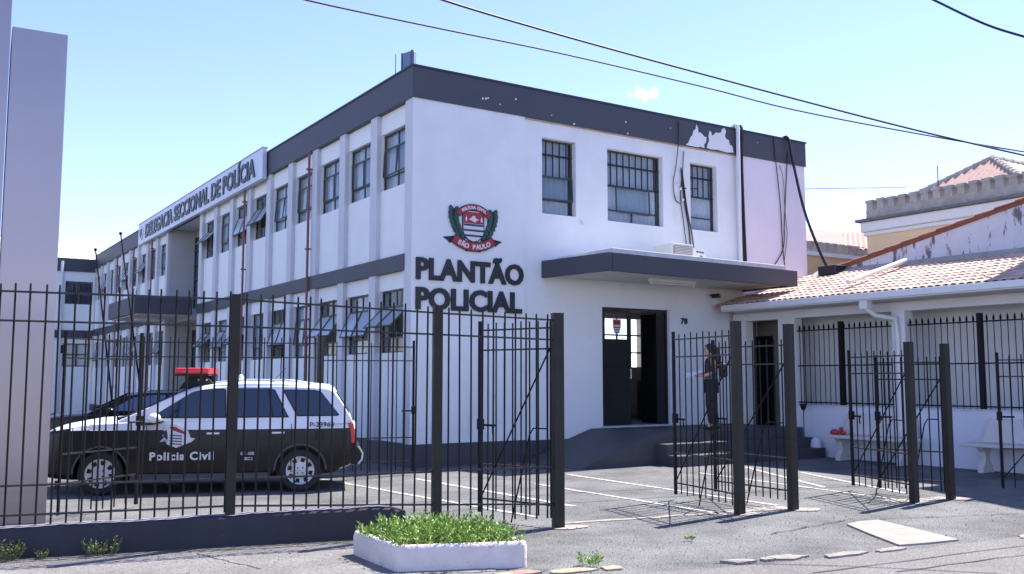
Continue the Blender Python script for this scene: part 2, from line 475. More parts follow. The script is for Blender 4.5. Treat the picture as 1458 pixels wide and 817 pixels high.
# street beyond the kerb (curb line runs from left front to right)
sheet('street', [(-60, -4.2), *wob((-3.7, -8.82), (-1.66, -9.33), 8, .03, 3), *wob((-1.2, -9.42), (1.0, -9.72), 8, .03, 4), (8, -10.3), (60, -15), (60, -60), (-60, -60)], .004, M['street'])
sheet('sidewalk', [(-14, -4.2), (-7.2, -5.52), *wob((-6.7, -5.78), (-3.3, -6.62), 8, .02, 5), *wob((-3.1, -7.0), (-3.05, -7.6), 3, .05, 6), (-3.55, -8.55), (-4.0, -8.85), (-14, -7.0)], .008, M['sidewalk'])
def strip(name, pts, wd, z, m, seed=1, jit=.0, kind='structure'):
    r = random.Random(seed); b = MB(); L = []; Rr = []
    for i, p in enumerate(pts):
        a = Vector(pts[max(i - 1, 0)]); c = Vector(pts[min(i + 1, len(pts) - 1)])
        d = (c - a).normalized(); n = Vector((-d.y, d.x)) * wd * .5
        L.append((p[0] + n.x * (1 + r.uniform(-jit, jit)), p[1] + n.y * (1 + r.uniform(-jit, jit)), z))
        Rr.append((p[0] - n.x * (1 + r.uniform(-jit, jit)), p[1] - n.y * (1 + r.uniform(-jit, jit)), z))
    k = len(pts)
    b.add(L + Rr, [(i, i + 1, k + i + 1, k + i) for i in range(k - 1)])
    return tag(b.build(name, m), kind=kind)
for i, (p, q, wd) in enumerate([((1.62, -2.45), (1.54, -6.9), .075), ((.40, -3.3), (.44, -7.2), .075), ((5.0, -3.1), (3.6, -5.95), .075),
                            ((5.05, -4.3), (3.95, -7.0), .075), ((3.6, -3.4), (3.26, -7.4), .07), ((-2.0, -.95), (-1.5, -6.1), .075), ((-.75, -1.7), (-.6, -5.6), .09), ((-4.4, 1.6), (-4.0, -1.0), .09)]):
    strip('parking_line', wob(p, q, 16, .008, i), wd, .006, M['line'], i, .25)
strip('gate_threshold', wob((-1.6, -6.62), (.5, -6.98), 12, .02, 11), .10, .006, M['slabpatch'], 3, .25)
strip('gate_threshold', wob((.6, -6.95), (1.5, -7.1), 8, .015, 12), .26, .007, M['slabpatch'], 4, .12)
strip('gate_threshold', wob((3.0, -7.4), (4.0, -7.6), 8, .015, 13), .26, .007, M['slabpatch'], 5, .12)
for i, (x, y) in enumerate([(-1.70, -6.9), (.62, -7.25), (1.45, -7.33), (3.2, -7.73), (3.95, -7.74)]):
    r = random.Random(i); n = 9
    sheet('post_footing', [(x + .07 + cos(2 * pi * k / n) * r.uniform(.14, .24), y + sin(2 * pi * k / n) * r.uniform(.10, .17)) for k in range(n)], .009 + i * .0002, M['slabpatch'])
cb = MB(); cb.prism([(.93, -8.38), (1.2, -8.33), (1.47, -8.37), (1.25, -8.98), (1.01, -9.60), (.62, -9.55), (.27, -9.47), (.6, -8.9)], -.05, .018, lambda u, v, d: Vector((u, v, d)))
tag(cb.build('concrete_patch', M['slabpatch']), kind='structure')
for i, (x, y, l, wd, a) in enumerate([(-1.55, -9.22, .30, .13, -.25), (-1.28, -9.28, .14, .09, -.1), (-1.05, -9.30, .36, .16, -.18), (-.55, -9.50, .5, .12, -.05), (.0, -9.56, .42, .10, 0),
                                      (1.9, -9.85, .55, .12, -.08), (2.7, -9.93, .5, .12, -.08), (-3.42, -8.62, .4, .14, -.2), (-2.98, -8.74, .42, .15, -.22), (-2.62, -8.84, .26, .13, -.3)]):
    r = random.Random(i + 30); n = 13
    b = MB(); poly = []
    for k in range(n):
        u = cos(2 * pi * k / n + .3) * l / 2 * r.uniform(.55, 1.2); v = (sin(2 * pi * k / n + .3) + .35 * (1 if sin(2 * pi * k / n + .3) > 0 else -1)) * wd / 2 * r.uniform(.6, 1.05)
        poly.append((x + u * cos(a) - v * sin(a), y + u * sin(a) + v * cos(a)))
    b.prism(poly, -.04, .014 + r.uniform(0, .012), lambda u, v, d: Vector((u, v, d)))
    tag(b.build('kerb_fragment', M['kerby'] if i >= 7 else M['kerb']), kind='structure')
for i, (p, q) in enumerate([((-5.3, -6.35), (-5.05, -7.3)), ((-1.4, -9.86), (6, -10.5)), ((-.8, -10.2), (6, -10.85)), ((-6.9, -5.86), (-3.4, -6.72)), ((-4.1, -8.2), (-3.1, -8.6)), ((1.6, -8.3), (3.3, -8.9)), ((-.2, -8.35), (1.2, -8.15))]):
    strip('pavement_crack', wob(p, q, 22, .018, i + 60), .016, .0095 + i * .0002, M['crack'], i, .6)
strip('dirt_strip', wob((-6.95, -5.72), (-3.3, -6.56), 20, .015, 77), .16, .012, M['dirt'], 7, .5)
# loose gravel: nobody could count it
b = MB(); r = random.Random(5)
for i in range(1500):
    x = r.uniform(-6.8, 4.5); y = r.uniform(-9.6, -5.6)
    s = r.uniform(.002, .006) * (1.6 if r.random() < .06 else 1)
    T = Matrix.Translation((x, y, .010 + s * .3)) @ Euler((r.random() * 3, r.random() * 3, r.random() * 3)).to_matrix().to_4x4()
    b.box(-s, s, -s * .8, s * .7, -s * .5, s * .5, T)
tag(b.build('gravel', mat('loose_gravel', (.26, .25, .24), .9, var=.3, vscale=30)), 'fine loose gravel scattered over the worn asphalt apron', kind='stuff')

exec_later = []

# ------------------------------------------------------------------ police station
PS = thing('police_station', 'two storey white police station with dark slate fascia bands and long windowed side wing', 'building')
def fb(b, F, u0, u1, v0, v1, d0, d1):
    vs = [F(u, v, d) for d in (d0, d1) for (u, v) in ((u0, v0), (u1, v0), (u1, v1), (u0, v1))]
    b.add(vs, [(0, 1, 2, 3), (7, 6, 5, 4), (0, 4, 5, 1), (1, 5, 6, 2), (2, 6, 7, 3), (3, 7, 4, 0)])
FM = lambda u, v, d: Vector((u, .04 + d, v))        # middle front facade
F0 = lambda u, v, d: Vector((u, d, v))
FL = lambda u, v, d: Vector((.09 + d, u, v))        # long side facade
W1 = (2.86, 3.69, 4.78, 6.30); W2 = (4.50, 6.02, 4.78, 6.30); W3 = (6.82, 7.63, 4.80, 6.29)
DOOR = (4.33, 6.15, .58, 3.0)
wall_grid(FM, 2.43, 8.24, 0, 6.63, [W1, W2, W3, DOOR], .22).build('front_wall', M['white'], PS)
b = MB(); b.box(0, 2.43, 0, .30, .40, 6.63); b.build('corner_wall', M['white'], PS)
b = MB(); b.box(8.24, 10.53, 0, .26, 0, 6.63); b.box(10.27, 10.53, .26, 4.2, 0, 6.63); b.build('end_wall', M['lavender'], PS)
b = MB(); b.box(-.02, 2.44, -.02, .3, -.05, .40); b.box(2.44, 8.0, .015, .10, -.05, .385); b.build('plinth', M['plinth'], PS)
b = MB(); b.box(-.02, .25, .3, 14.3, -.05, .40); b.box(-.02, .25, 18.57, 32.3, -.05, .40); b.build('plinth', M['plinth'], PS)
# fascia
b = MB(); b.box(-.03, 10.56, -.03, .20, 6.63, 7.20); b.build('fascia', M['slate'], PS)
b = MB(); b.box(-.03, .20, .20, 32.3, 6.63, 7.20); b.build('fascia', M['slate'], PS)
b = MB(); b.box(-.05, 10.58, -.05, .22, 7.20, 7.235); b.box(-.05, .22, .22, 32.3, 7.20, 7.235); b.build('parapet_cap', mat('dark_cap', (.03, .035, .045), .6), PS)
b = MB(); b.box(2.43, 8.24, .01, .04, 6.60, 6.629); b.build('drip_edge', mat('stained_edge', (.45, .38, .34), .9, var=.2), PS)
b = MB(); b.box(.2, 10.5, .2, 4.2, 6.64, 6.8); b.box(.2, 3.9, 4.2, 32.3, 6.64, 6.8); b.build('roof', M['slab'], PS)
b = MB(); b.box(.32, 10.2, .30, 3.99, 3.45, 3.60); b.box(.32, 3.8, 3.99, 32, 3.45, 3.60); b.build('upper_floor', M['inside'], PS)
b = MB(); b.box(.32, 10.2, .262, 3.99, .40, .575); b.build('ground_floor', M['insidefloor'], PS)
# rear walls
wall_grid(lambda u, v, d: Vector((u, 4 + d, v)), 3.9, 10.26, 0, 6.64, [(7.3, 8.75, 1.85, 3.1)], .18).build('rear_wall', M['inside'], PS)
b = MB(); b.box(3.8, 3.898, .262, 32.3, .58, 3.45); b.box(3.8, 3.898, 4.2, 32.3, 3.61, 6.63); b.build('partition', M['inside'], PS)
b = MB(); b.box(2.7, 2.8, .31, 32, .4, 3.44); b.box(2.7, 2.8, 4.0, 32, 3.61, 6.63)
b.build('corridor_wall', M['inside'], PS)
b = MB(); b.box(7.75, 9.8, 2.6, 3.0, .58, 1.5); b.build('reception_counter', mat('brown_counter', (.05, .035, .025), .5), PS)
b = MB()
for u in (7.95, 8.4): b.box(u, u + .04, 4.02, 4.06, 1.85, 3.1)
for v in (2.2, 2.65): b.box(7.3, 8.75, 4.024, 4.056, v, v + .04)
b.build('rear_window_frame', M['frame'], PS)

# pilasters, belt, side wall
P_ = 1.56
def side_run(y0, n, yend):
    hs = []; y00 = y0
    for k in range(n):
        a = y0 + .26 + P_ * k + (.05 if k == 0 else 0); c = y0 + .26 + P_ * k + 1.26
        hs += [(a, c, 5.14, 6.25), (a, c, 2.03, 3.20)]
    wall_grid(FL, y0 + (.302 if y0 == 0 else .262), yend, .4, 6.63, hs, .2).build('side_wall', M['panel'], PS)
    for k in range(n + 1):
        a = y0 - .04 + P_ * k if k else y0
        for z0, z1 in ((.4, 3.51), (3.80, 6.63)):
            b = MB(); b.box(0, .09, max(a, .301), y0 + .26 + P_ * k, z0, z1); b.build('pilaster', M['pilaster'], PS)
    b = MB(); b.box(-.025, .09, y0 + (.27 if y0 == 0 else 0), yend, 3.51, 3.80); b.build('belt_course', M['slate'], PS)
    return hs
b = MB(); b.box(-.004, 0, 0.004, .30, .41, 6.62); b.build('corner_pilaster_face', M['pilaster'], PS)
h1 = side_run(0.0, 9, 14.30)
h2 = side_run(18.57 - .26, 9, 32.3)

def sheet_curtain(F, u0, u1, v0, v1, d, parent, waves):
    b = MB(); n = int(waves * 4); vs = []
    r = random.Random(int(u0 * 100 + v0 * 7))
    for j, v in enumerate((v0, v1)):
        for i in range(n + 1):
            u = u0 + (u1 - u0) * i / n
            vs.append(F(u, v, d + .022 * sin(i * pi / 2 + r.uniform(-.4, .4))))
    b.add(vs, [(i, i + 1, n + 2 + i, n + 1 + i) for i in range(n)])
    b.build('curtain', M['curtain'], parent, smooth=70)
def sash(F, u0, u1, vt, h, th, d, parent, glassm):
    """top hung sash opened outwards by th"""
    c, s = cos(th), sin(th)
    G = lambda u, q, e: F(u, vt - q * c - e * s, d - q * s + e * c)
    b = MB(); f = .022
    fb(b, G, u0, u0 + f, 0, h, -.012, .012); fb(b, G, u1 - f, u1, 0, h, -.012, .012)
    fb(b, G, u0 + f, u1 - f, 0, f, -.012, .012); fb(b, G, u0 + f, u1 - f, h - f, h, -.012, .012)
    b.build('sash', M['frame'], parent)
    b = MB(); fb(b, G, u0 + f, u1 - f, f, h - f, -.003, .003); b.build('pane', glassm, parent)
r = random.Random(12)
angles_up = [.10, 0, .0, .06, .12, .55, .32, 0, .75]
angles_lo = [.80, .42, .62, .10, .30, 0, .70, .55, .75]
def side_window(h, ang, cur, base_d=.07, detail=True):
    u0, u1, v0, v1 = h; F = FL; H = v1 - v0
    b = MB(); f = .03; d0, d1 = base_d, base_d + .04
    fb(b, F, u0, u0 + f, v0, v1, d0, d1); fb(b, F, u1 - f, u1, v0, v1, d0, d1)
    fb(b, F, u0 + f, u1 - f, v0, v0 + f, d0, d1); fb(b, F, u0 + f, u1 - f, v1 - f, v1, d0, d1)
    um = (u0 + u1) / 2; va = v1 - H * .26; vb = v0 + H * .24
    fb(b, F, um - .014, um + .014, v0 + f, v1 - f, d0 + .003, d1 - .003)
    for v in (va, vb): fb(b, F, u0 + f, um - .014, v - .012, v + .012, d0 + .003, d1 - .003); fb(b, F, um + .014, u1 - f, v - .012, v + .012, d0 + .003, d1 - .003)
    wnd = b.build('window', M['frame'], PS)
    for a, c in ((u0 + f, um - .014), (um + .014, u1 - f)):
        for p, q in ((v0 + f, vb - .012), (va + .012, v1 - f)):
            g = MB(); fb(g, F, a, c, p, q, d0 + .014, d0 + .020); g.build('pane', M['glass'], wnd)
        an = ang if isinstance(ang, (int, float)) else (ang[0] if a < um else ang[1])
        sash(F, a, c, va - .012, va - vb - .024, an, d0 + .004 - .01, wnd, M['glass'] if an < .2 else M['frost'])
    if cur: sheet_curtain(F, u0 + .03, u1 - .03, v0 + .02, v1 - .02, .165, wnd, 9)
    return wnd
for i, h in enumerate([q for q in h1 if q[2] > 4]):
    side_window(h, (angles_up[i], angles_up[i] * (.6 if i < 5 else 1)), i not in (5, 8))
for i, h in enumerate([q for q in h1 if q[2] < 4]):
    side_window(h, angles_lo[i], i in (1, 3, 5, 7))
for i, h in enumerate([q for q in h2 if q[2] > 4]):
    side_window(h, [0, 0, .6, .1, .5, 0, 0, .4, 0][i], i % 2 == 0)
for i, h in enumerate([q for q in h2 if q[2] < 4]):
    side_window(h, [.6, 0, 0, .5, 0, .3, 0, 0, .3][i], i % 2 == 1)

# front windows with grilles
def front_window(h, rows, low_split, tint=None, sashbox=None):
    u0, u1, v0, v1 = h; F = FM; H = v1 - v0; W = u1 - u0
    b = MB(); f = .035; d0, d1 = .13, .17
    fb(b, F, u0, u0 + f, v0, v1, d0, d1); fb(b, F, u1 - f, u1, v0, v1, d0, d1)
    fb(b, F, u0 + f, u1 - f, v0, v0 + f, d0, d1); fb(b, F, u0 + f, u1 - f, v1 - f, v1, d0, d1)
    for q in rows: fb(b, F, u0 + f, u1 - f, v1 - H * q - .014, v1 - H * q + .014, d0 + .002, d1 - .002)
    vr = v1 - H * rows[-1]
    for q in low_split: fb(b, F, u0 + W * q - .012, u0 + W * q + .012, v0 + f, vr - .014, d0 + .004, d1 - .004)
    wnd = b.build('window', M['frame'], PS)
    nb = max(4, round(W / .165)); va = v1 - H * .49
    for i in range(1, nb):
        u = u0 + W * i / nb
        b = MB(); fb(b, F, u - .012, u + .012, va, v1 - f, d0 - .035, d0 - .015); b.build('grille_bar', M['grille'], wnd)
    for v in (va, v1 - H * .20):
        b = MB(); fb(b, F, u0 + .004, u1 - .004, v - .010, v + .012, d0 - .014, d0 - .002); b.build('grille_rail', M['grille'], wnd)
    ed = [v0 + f] + [v1 - H * q for q in reversed(rows)] + [v1 - f]
    for i in range(len(ed) - 1):
        g = MB(); fb(g, F, u0 + f, u1 - f, ed[i] + .015, ed[i + 1] - .015, d0 + .018, d0 + .024); g.build('pane', M['glass'], wnd)
    if sashbox:
        a, c, p, q = sashbox
        sash(F, u0 + W * a, u0 + W * c, v1 - H * p, H * (q - p), .045, d0 - .03, wnd, M['glass'])
    sheet_curtain(F, u0 + .03, u1 - .03, v0 + .02, v1 - .02, .205, wnd, 7 * W / .8)
front_window(W1, (.20, .49, .80), (), sashbox=(.03, .97, .49, .80))
front_window(W2, (.20, .49, .83), (.5,), sashbox=(.19, .80, .50, .86))
front_window(W3, (.20, .49, .80), ())

# stair tower recess on the side wing
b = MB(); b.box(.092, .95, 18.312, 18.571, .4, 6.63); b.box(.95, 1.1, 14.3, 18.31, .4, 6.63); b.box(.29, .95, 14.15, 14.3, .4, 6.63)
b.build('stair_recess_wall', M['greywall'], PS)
b = MB()
for z0, z1 in ((3.95, 6.4), (.5, 3.2)):
    b.box(.90, .94, 17.0, 18.2, z0, z1)
wnd = b.build('stair_window', M['carglass'], PS)
b = MB()
for z in (4.4, 4.9, 5.4, 5.9, 1.2, 1.9, 2.6): b.box(.86, .90, 17.0, 18.2, z, z + .05)
for y in (17.0, 17.6, 18.15): b.box(.87, .895, y, y + .05, .5, 3.2); b.box(.87, .895, y, y + .05, 3.95, 6.4)
b.build('frame', M['frame'], wnd)
# side entrance canopy
b = MB(); b.box(-1.72, -.026, 14.75, 18.85, 3.50, 4.02); b.build('side_canopy', M['slate'], PS)
b = MB(); b.box(-1.62, -.03, 14.85, 18.75, 3.47, 3.499); b.build('side_canopy_soffit', M['soffit'], PS)
b = MB(); b.box(-1.3, -.4, 16.6, 16.75, 3.38, 3.468); b.build('tube_light', M['pvc'], PS)
# red down pipes
for y in (4.94, 9.62, 20.4, 23.5, 26.7):
    b = MB(); b.tube([(-.065, y + .02, .4), (-.065, y + .02, 6.64)], .030, 8); b.build('down_pipe', M['redpipe'], PS, smooth=True)
    for z in (1.2, 4.4, 6.2):
        b = MB(); b.box(-.12, 0, y - .03, y + .07, z, z + .03); b.build('pipe_clip', M['redpipe'], PS)

# front canopy
cp = [(2.83, .02), (3.10, -1.72), (8.40, -1.50), (8.40, .0)]
UP = lambda u, v, d: Vector((u, v, d))
b = MB()
for i in range(3):
    p, q = Vector(cp[i]), Vector(cp[i + 1]); n = (q - p).normalized(); nn = Vector((-n.y, n.x)) * .10
    a0 = p + (n * .10 if i else n * 0)
    b.prism([(a0.x, a0.y), (q.x, q.y), (q.x + nn.x, q.y + nn.y), (a0.x + nn.x, a0.y + nn.y)], 3.50, 3.83, UP)
b.build('canopy_fascia', M['slate'], PS)
b = MB(); b.prism([(2.93, .02), (3.19, -1.62), (8.30, -1.40), (8.30, .0)], 3.53, 3.79, UP); b.build('canopy_soffit', M['soffit'], PS)
b = MB(); b.prism([(3.22, .03), (3.24, -1.66), (8.1, -1.46), (8.1, .0)], 3.792, 3.93, UP); bevel(b.build('canopy_slab', M['slab'], PS), .012)

# porch, steps and ramp
b = MB(); b.box(4.0, 7.95, -1.9, .0, 0, .57); b.build('porch', M['plinth'], PS)
b = MB(); b.box(4.0, 7.9, -2.2, -1.9, 0, .38); b.build('step', M['plinth'], PS)
b = MB(); b.box(4.0, 7.9, -2.5, -2.2, 0, .19); b.build('step', M['plinth'], PS)
b = MB(); b.add([(2.3, -1.9, .0), (4.0, -1.9, .57), (4.0, -1.9, 0), (2.3, .0, .0), (4.0, .0, .57), (4.0, .0, 0), (2.3, -1.9, .012), (2.3, 0, .012)], [(6, 7, 4, 1), (0, 6, 1, 2), (3, 5, 4, 7), (0, 3, 7, 6)])
b.build('ramp', M['plinth'], PS)
b = MB(); b.box(4.30, 6.18, -.04, .262, .571, .60); b.build('threshold', M['slab'], PS)

# entrance door
b = MB()
for a, c in ((4.33, 4.38), (6.10, 6.15)): b.box(a, c, .12, .20, .60, 3.0)
b.box(4.38, 6.10, .12, .20, 2.94, 3.0)
b.build('door_frame', M['black'], PS)
b = MB()
b.box(4.38, 5.16, .14, .18, .61, 2.36); b.box(4.38, 4.48, .14, .18, 2.36, 2.94); b.box(5.08, 5.16, .14, .18, 2.36, 2.94); b.box(4.48, 5.08, .14, .18, 2.88, 2.94)
for z in (.7, 1.25, 1.8): b.box(4.44, 5.10, .132, .14, z, z + .5)
dl = bevel(b.build('door', M['black'], PS), .004)
b = MB(); b.box(4.48, 5.08, .157, .163, 2.36, 2.88); b.build('pane', M['glass'], dl)
b = MB(); b.tube([(5.12, .10, 1.55), (5.12, .10, 1.75)], .012, 6); b.tube([(5.12, .14, 1.57), (5.12, .10, 1.57)], .01, 6); b.tube([(5.12, .14, 1.73), (5.12, .10, 1.73)], .01, 6); b.build('handle', M['chrome'], dl)
b = MB(); b.prism([(-.11, .15), (.11, .15), (.11, -.02), (.06, -.13), (0, -.17), (-.06, -.13), (-.11, -.02)], 0, .004, lambda u, v, d: Vector((4.80 + u, .154 - d, 2.62 + v))); b.build('sticker', M['emwhite'], dl)
b = MB(); b.prism([(-.09, .13), (.09, .13), (.09, .03), (-.09, .03)], 0, .002, lambda u, v, d: Vector((4.80 + u, .149 - d, 2.62 + v)));
b.prism([(-.15, .19), (.15, .19), (.13, .16), (-.13, .16)], 0, .002, lambda u, v, d: Vector((4.80 + u, .149 - d, 2.62 + v))); b.build('sticker', M['emred'], dl)
b = MB()
for q in (-.01, -.06, -.11): b.prism([(-.08, q), (.08, q), (.08, q - .022), (-.08, q - .022)], 0, .002, lambda u, v, d: Vector((4.80 + u, .149 - d, 2.62 + v)))
b.build('sticker', M['emnavy'], dl)
b = MB(); b.box(5.86, 6.09, .14, .18, .61, 2.93); b.build('door', M['black'], PS)
b = MB(); b.box(6.04, 6.08, .265, .85, .61, 2.93); b.build('door', M['black'], PS)

# fascia blemishes: bare plaster where the paint has come off
peels = [[(6.64, 6.64), (6.72, 6.70), (6.79, 6.84), (6.84, 6.88), (6.88, 7.00), (6.94, 7.03), (6.97, 7.15), (7.01, 7.08), (7.03, 6.97), (7.09, 6.98), (7.17, 6.93), (7.20, 6.90), (7.27, 6.90), (7.25, 6.78), (7.19, 6.72), (7.20, 6.64), (7.08, 6.66), (7.0, 6.635)],
         [(7.27, 6.66), (7.31, 6.76), (7.35, 6.84), (7.33, 6.93), (7.37, 7.06), (7.42, 7.03), (7.43, 6.96), (7.50, 6.99), (7.56, 7.05), (7.66, 7.05), (7.72, 7.07), (7.76, 7.16), (7.84, 7.19), (7.88, 7.12), (7.84, 7.00), (7.89, 6.94), (7.96, 6.93), (7.99, 6.83), (8.07, 6.80), (8.10, 6.66), (7.9, 6.635), (7.6, 6.66), (7.4, 6.64)]]
for p in peels:
    b = MB(); b.prism(p, 0, .004, lambda u, v, d: Vector((u, -.030 - d, v))); b.build('bare_plaster_patch', M['white'], PS)
for u, v in ((1.45, 6.83), (1.52, 6.84), (1.57, 6.86), (1.84, 6.78), (3.05, 6.75), (3.6, 6.655), (4.95, 6.9), (5.0, 6.66), (2.2, 6.94), (8.9, 7.0), (6.2, 6.95)):
    b = MB(); s = random.Random(int(u * 100)).uniform(.010, .022)
    b.prism([(u - s, v - s), (u + s, v - s * .6), (u + s * .7, v + s), (u - s * .5, v + s * .8)], 0, .004, lambda u, v, d: Vector((u, -.030 - d, v))); b.build('bare_plaster_patch', M['white'], PS)

# pipes and cables on the front
b = MB(); b.tube([(8.20, .10, 7.26), (8.20, .02, 7.31), (8.20, -.05, 7.31), (8.20, -.085, 7.26), (8.20, -.085, 3.84)], .045, 10); b.build('down_pipe', M['pvc'], PS, smooth=True)
def cable(name, pts, rr, parent, m=None, n=6):
    b = MB()
    # smooth with Catmull-Rom
    P = [Vector(p) for p in pts]; out = []
    for i in range(len(P) - 1):
        p0 = P[max(i - 1, 0)]; p1 = P[i]; p2 = P[i + 1]; p3 = P[min(i + 2, len(P) - 1)]
        for k in range(5):
            t = k / 5
            out.append(.5 * ((2 * p1) + (-p0 + p2) * t + (2 * p0 - 5 * p1 + 4 * p2 - p3) * t * t + (-p0 + 3 * p1 - 3 * p2 + p3) * t ** 3))
    out.append(P[-1])
    b.tube(out, rr, n)
    return b.build(name, m or M['cable'], parent, smooth=True)
cable('cable', [(8.34, .1, 7.24), (8.34, -.07, 7.26), (8.33, -.06, 6.5), (8.36, -.05, 5.3), (8.40, -.05, 3.95)], .035, PS)
cable('cable', [(8.27, -.07, 6.6), (8.28, -.05, 5.6), (8.33, -.05, 4.5), (8.34, -.05, 3.95)], .016, PS)
cable('cable', [(6.42, .0, 7.23), (6.42, -.05, 7.0), (6.40, -.05, 6.6), (6.36, .0, 6.1), (6.28, .0, 5.75), (6.34, .0, 5.4), (6.5, 0, 5.33)], .010, PS)
cable('cable', [(6.6, 0, 6.5), (6.56, .0, 6.0), (6.5, .01, 5.5), (6.58, .01, 4.9), (6.63, -.02, 4.35)], .010, PS)
cable('cable', [(6.52, .0, 6.12), (6.60, .0, 5.4), (6.72, .0, 4.8), (6.74, -.02, 4.3)], .016, PS)
cable('cable', [(6.55, .0, 6.05), (6.66, .0, 5.3), (6.80, .0, 4.7), (6.84, -.02, 4.3)], .014, PS)
for pts, rr in (([(9.42, -.04, 7.22), (9.48, -.05, 6.6), (9.62, -.03, 5.6), (9.66, -.03, 4.6), (9.74, -.03, 4.0)], .011), ([(9.9, -.04, 6.9), (9.82, -.03, 6.0), (9.74, -.03, 5.2), (9.66, -.03, 4.55), (9.2, -.03, 4.0)], .011), ([(9.62, -.03, 6.55), (9.7, -.06, 6.25), (9.78, -.03, 5.4), (9.82, -.03, 4.9), (9.7, -.03, 4.3)], .007)):
    cable('cable', pts, rr, PS)
for (x, z) in ((6.42, 5.75), (6.5, 5.66), (6.38, 5.42), (6.55, 5.42), (9.7, 6.5), (9.76, 4.97), (3.82, 4.67)):
    b = MB(); b.sphere((x, -.0, z), .035, 8, 6); b.build('insulator', M['pvc'], PS, smooth=True)
cable('overhead_cable', [(9.85, .1, 7.22), (9.88, -.08, 7.24), (9.98, -.12, 6.7), (10.12, -.3, 5.5), (10.25, -.6, 4.5), (10.36, -.8, 3.95)], .034, PS)

# far wing closing the yard
FW = thing('far_wing', 'far white wing closing the yard behind, with dark band and white corrugated metal roof', 'building', (-4, 32.3, 0))
wh = [(-1.25, -.08, 4.95, 6.0), (-1.25, -.08, 2.1, 3.15), (-5.2, -3.2, 4.95, 6.0)]
FF = lambda u, v, d: Vector((u, 32.3 + d, v))
wall_grid(FF, -9, .0, 0, 6.45, wh, .2).build('wall', M['panel'], FW)
b = MB(); b.box(-9, -.03, 32.22, 32.5, 6.45, 7.05); b.build('fascia', M['slate'], FW)
b = MB(); b.box(-9, -.03, 32.2, 32.3, 3.4, 3.75); b.build('belt_course', M['slate'], FW)
b = MB(); b.tube([(-1.42, 32.22, 0), (-1.42, 32.22, 6.9)], .07, 8); b.build('down_pipe', M['pvc'], FW, smooth=True)
for h in wh:
    u0, u1, v0, v1 = h; b = MB()
    fb(b, FF, u0, u0 + .05, v0, v1, .08, .12); fb(b, FF, u1 - .05, u1, v0, v1, .08, .12); fb(b, FF, (u0 + u1) / 2 - .04, (u0 + u1) / 2 + .04, v0, v1, .07, .12)
    for v in (v0, v0 + (v1 - v0) * .5, v1 - .05): fb(b, FF, u0, u1, v, v + .05, .085, .118)
    wd = b.build('window', M['frame'], FW)
    b = MB(); fb(b, FF, u0 + .05, u1 - .05, v0 + .05, v1 - .05, .125, .13); b.build('pane', M['carglass'] if v0 > 4 else M['inside'], wd)
for i in range(12):
    x = -8.6 + i * .82
    b = MB()
    prof = [(0, 0), (.10, .07), (.18, .07), (.28, 0), (.41, 0), (.51, .07), (.59, .07), (.69, 0), (.80, 0)]
    vs = [(x + u, 33.0, 7.1 + h) for u, h in prof] + [(x + u, 38.5, 8.55 + h) for u, h in prof]
    b.add(vs, [(k, k + 1, k + 10, k + 9) for k in range(8)]); b.build('roof_sheet', M['tin'], FW)

# lettering and signs
LT = thing('wall_lettering', 'raised black letters PLANTÃO POLICIAL on the white corner wall', 'lettering', (.08, -.001, 2.80))
q = pi / 2
for s, z, wdt, x in (('PLANTÃO', 3.335 - 2.8, 2.30, 0), ('POLICIAL', 0, 2.26, .0)):
    letters(s, LT, (x, -.020, z), (q, 0, 0), wdt, .36, .018, .038, M['letter'])
SG = thing('wing_sign', 'long pale lilac signboard reading DELEGACIA SECCIONAL DE POLÍCIA above the side wing', 'signboard', (0, 15, 6.5))
b = MB(); b.box(-.17, -.055, 7.92, 22.3, 6.53, 7.31); bevel(b.build('board', M['signboard'], SG), .01)
b = MB(); b.box(-.185, -.04, 7.905, 22.315, 7.31, 7.335); b.build('board_cap', M['slab'], SG)
letters('DELEGACIA SECCIONAL DE POLÍCIA', SG, (-.185, 21.05 - 15, 6.685 - 6.5), (q, 0, -q), 12.6, .46, .014, .03, M['letter'])
b = MB(); b.prism([(.32 * sin(a) * .9, .26 * cos(a)) for a in [k * pi / 8 for k in range(16)]], 0, .03, lambda u, v, d: Vector((-.17 - d, 21.75 + u, 6.93 + v))); b.build('crest', M['emwhite'], SG)
b = MB(); b.prism([(-.17, .14), (.17, .14), (.17, -.06), (0, -.2), (-.17, -.06)], 0, .01, lambda u, v, d: Vector((-.20 - d, 21.75 + u, 6.93 + v))); b.build('crest_shield', M['emnavy'], SG)

# police emblem
EM = thing('police_emblem', 'police crest with green wreath, striped shield and red SÃO PAULO ribbon on wall', 'emblem', (1.265, 0, 4.36))
def em(name, poly, d0, d1, m, dx=0):
    b = MB(); b.prism([(u + dx, v) for u, v in poly], d0, d1, lambda u, v, d: Vector((1.265 + u, -d, 4.36 + v))); return b.build(name, m, EM)
def arc_band(cx, cy, R0, R1, a0, a1, n=14):
    A = [a0 + (a1 - a0) * i / n for i in range(n + 1)]
    return [(cx + R1 * sin(a), cy + R1 * cos(a)) for a in A] + [(cx + R0 * sin(a), cy + R0 * cos(a)) for a in reversed(A)]
shield = [(-.235, .31), (.235, .31), (.235, -.10), (.19, -.20), (.10, -.27), (0, -.30), (-.10, -.27), (-.19, -.20), (-.235, -.10)]
em('shield_border', shield, .001, .022, M['emblack'])
em('shield_field', [(u * .92, v * .93) for u, v in shield], .022, .030, M['emwhite'])
em('shield_chief', [(-.215, .27), (.215, .27), (.215, .055), (-.215, .055)], .030, .036, M['emred'])
for v in (.045, -.055, -.155): em('shield_bar', [(-.213, v), (.213, v), (.213 if v > -.1 else .19, v - .035), (-.213 if v > -.1 else -.19, v - .035)], .030, .035, M['emnavy'])
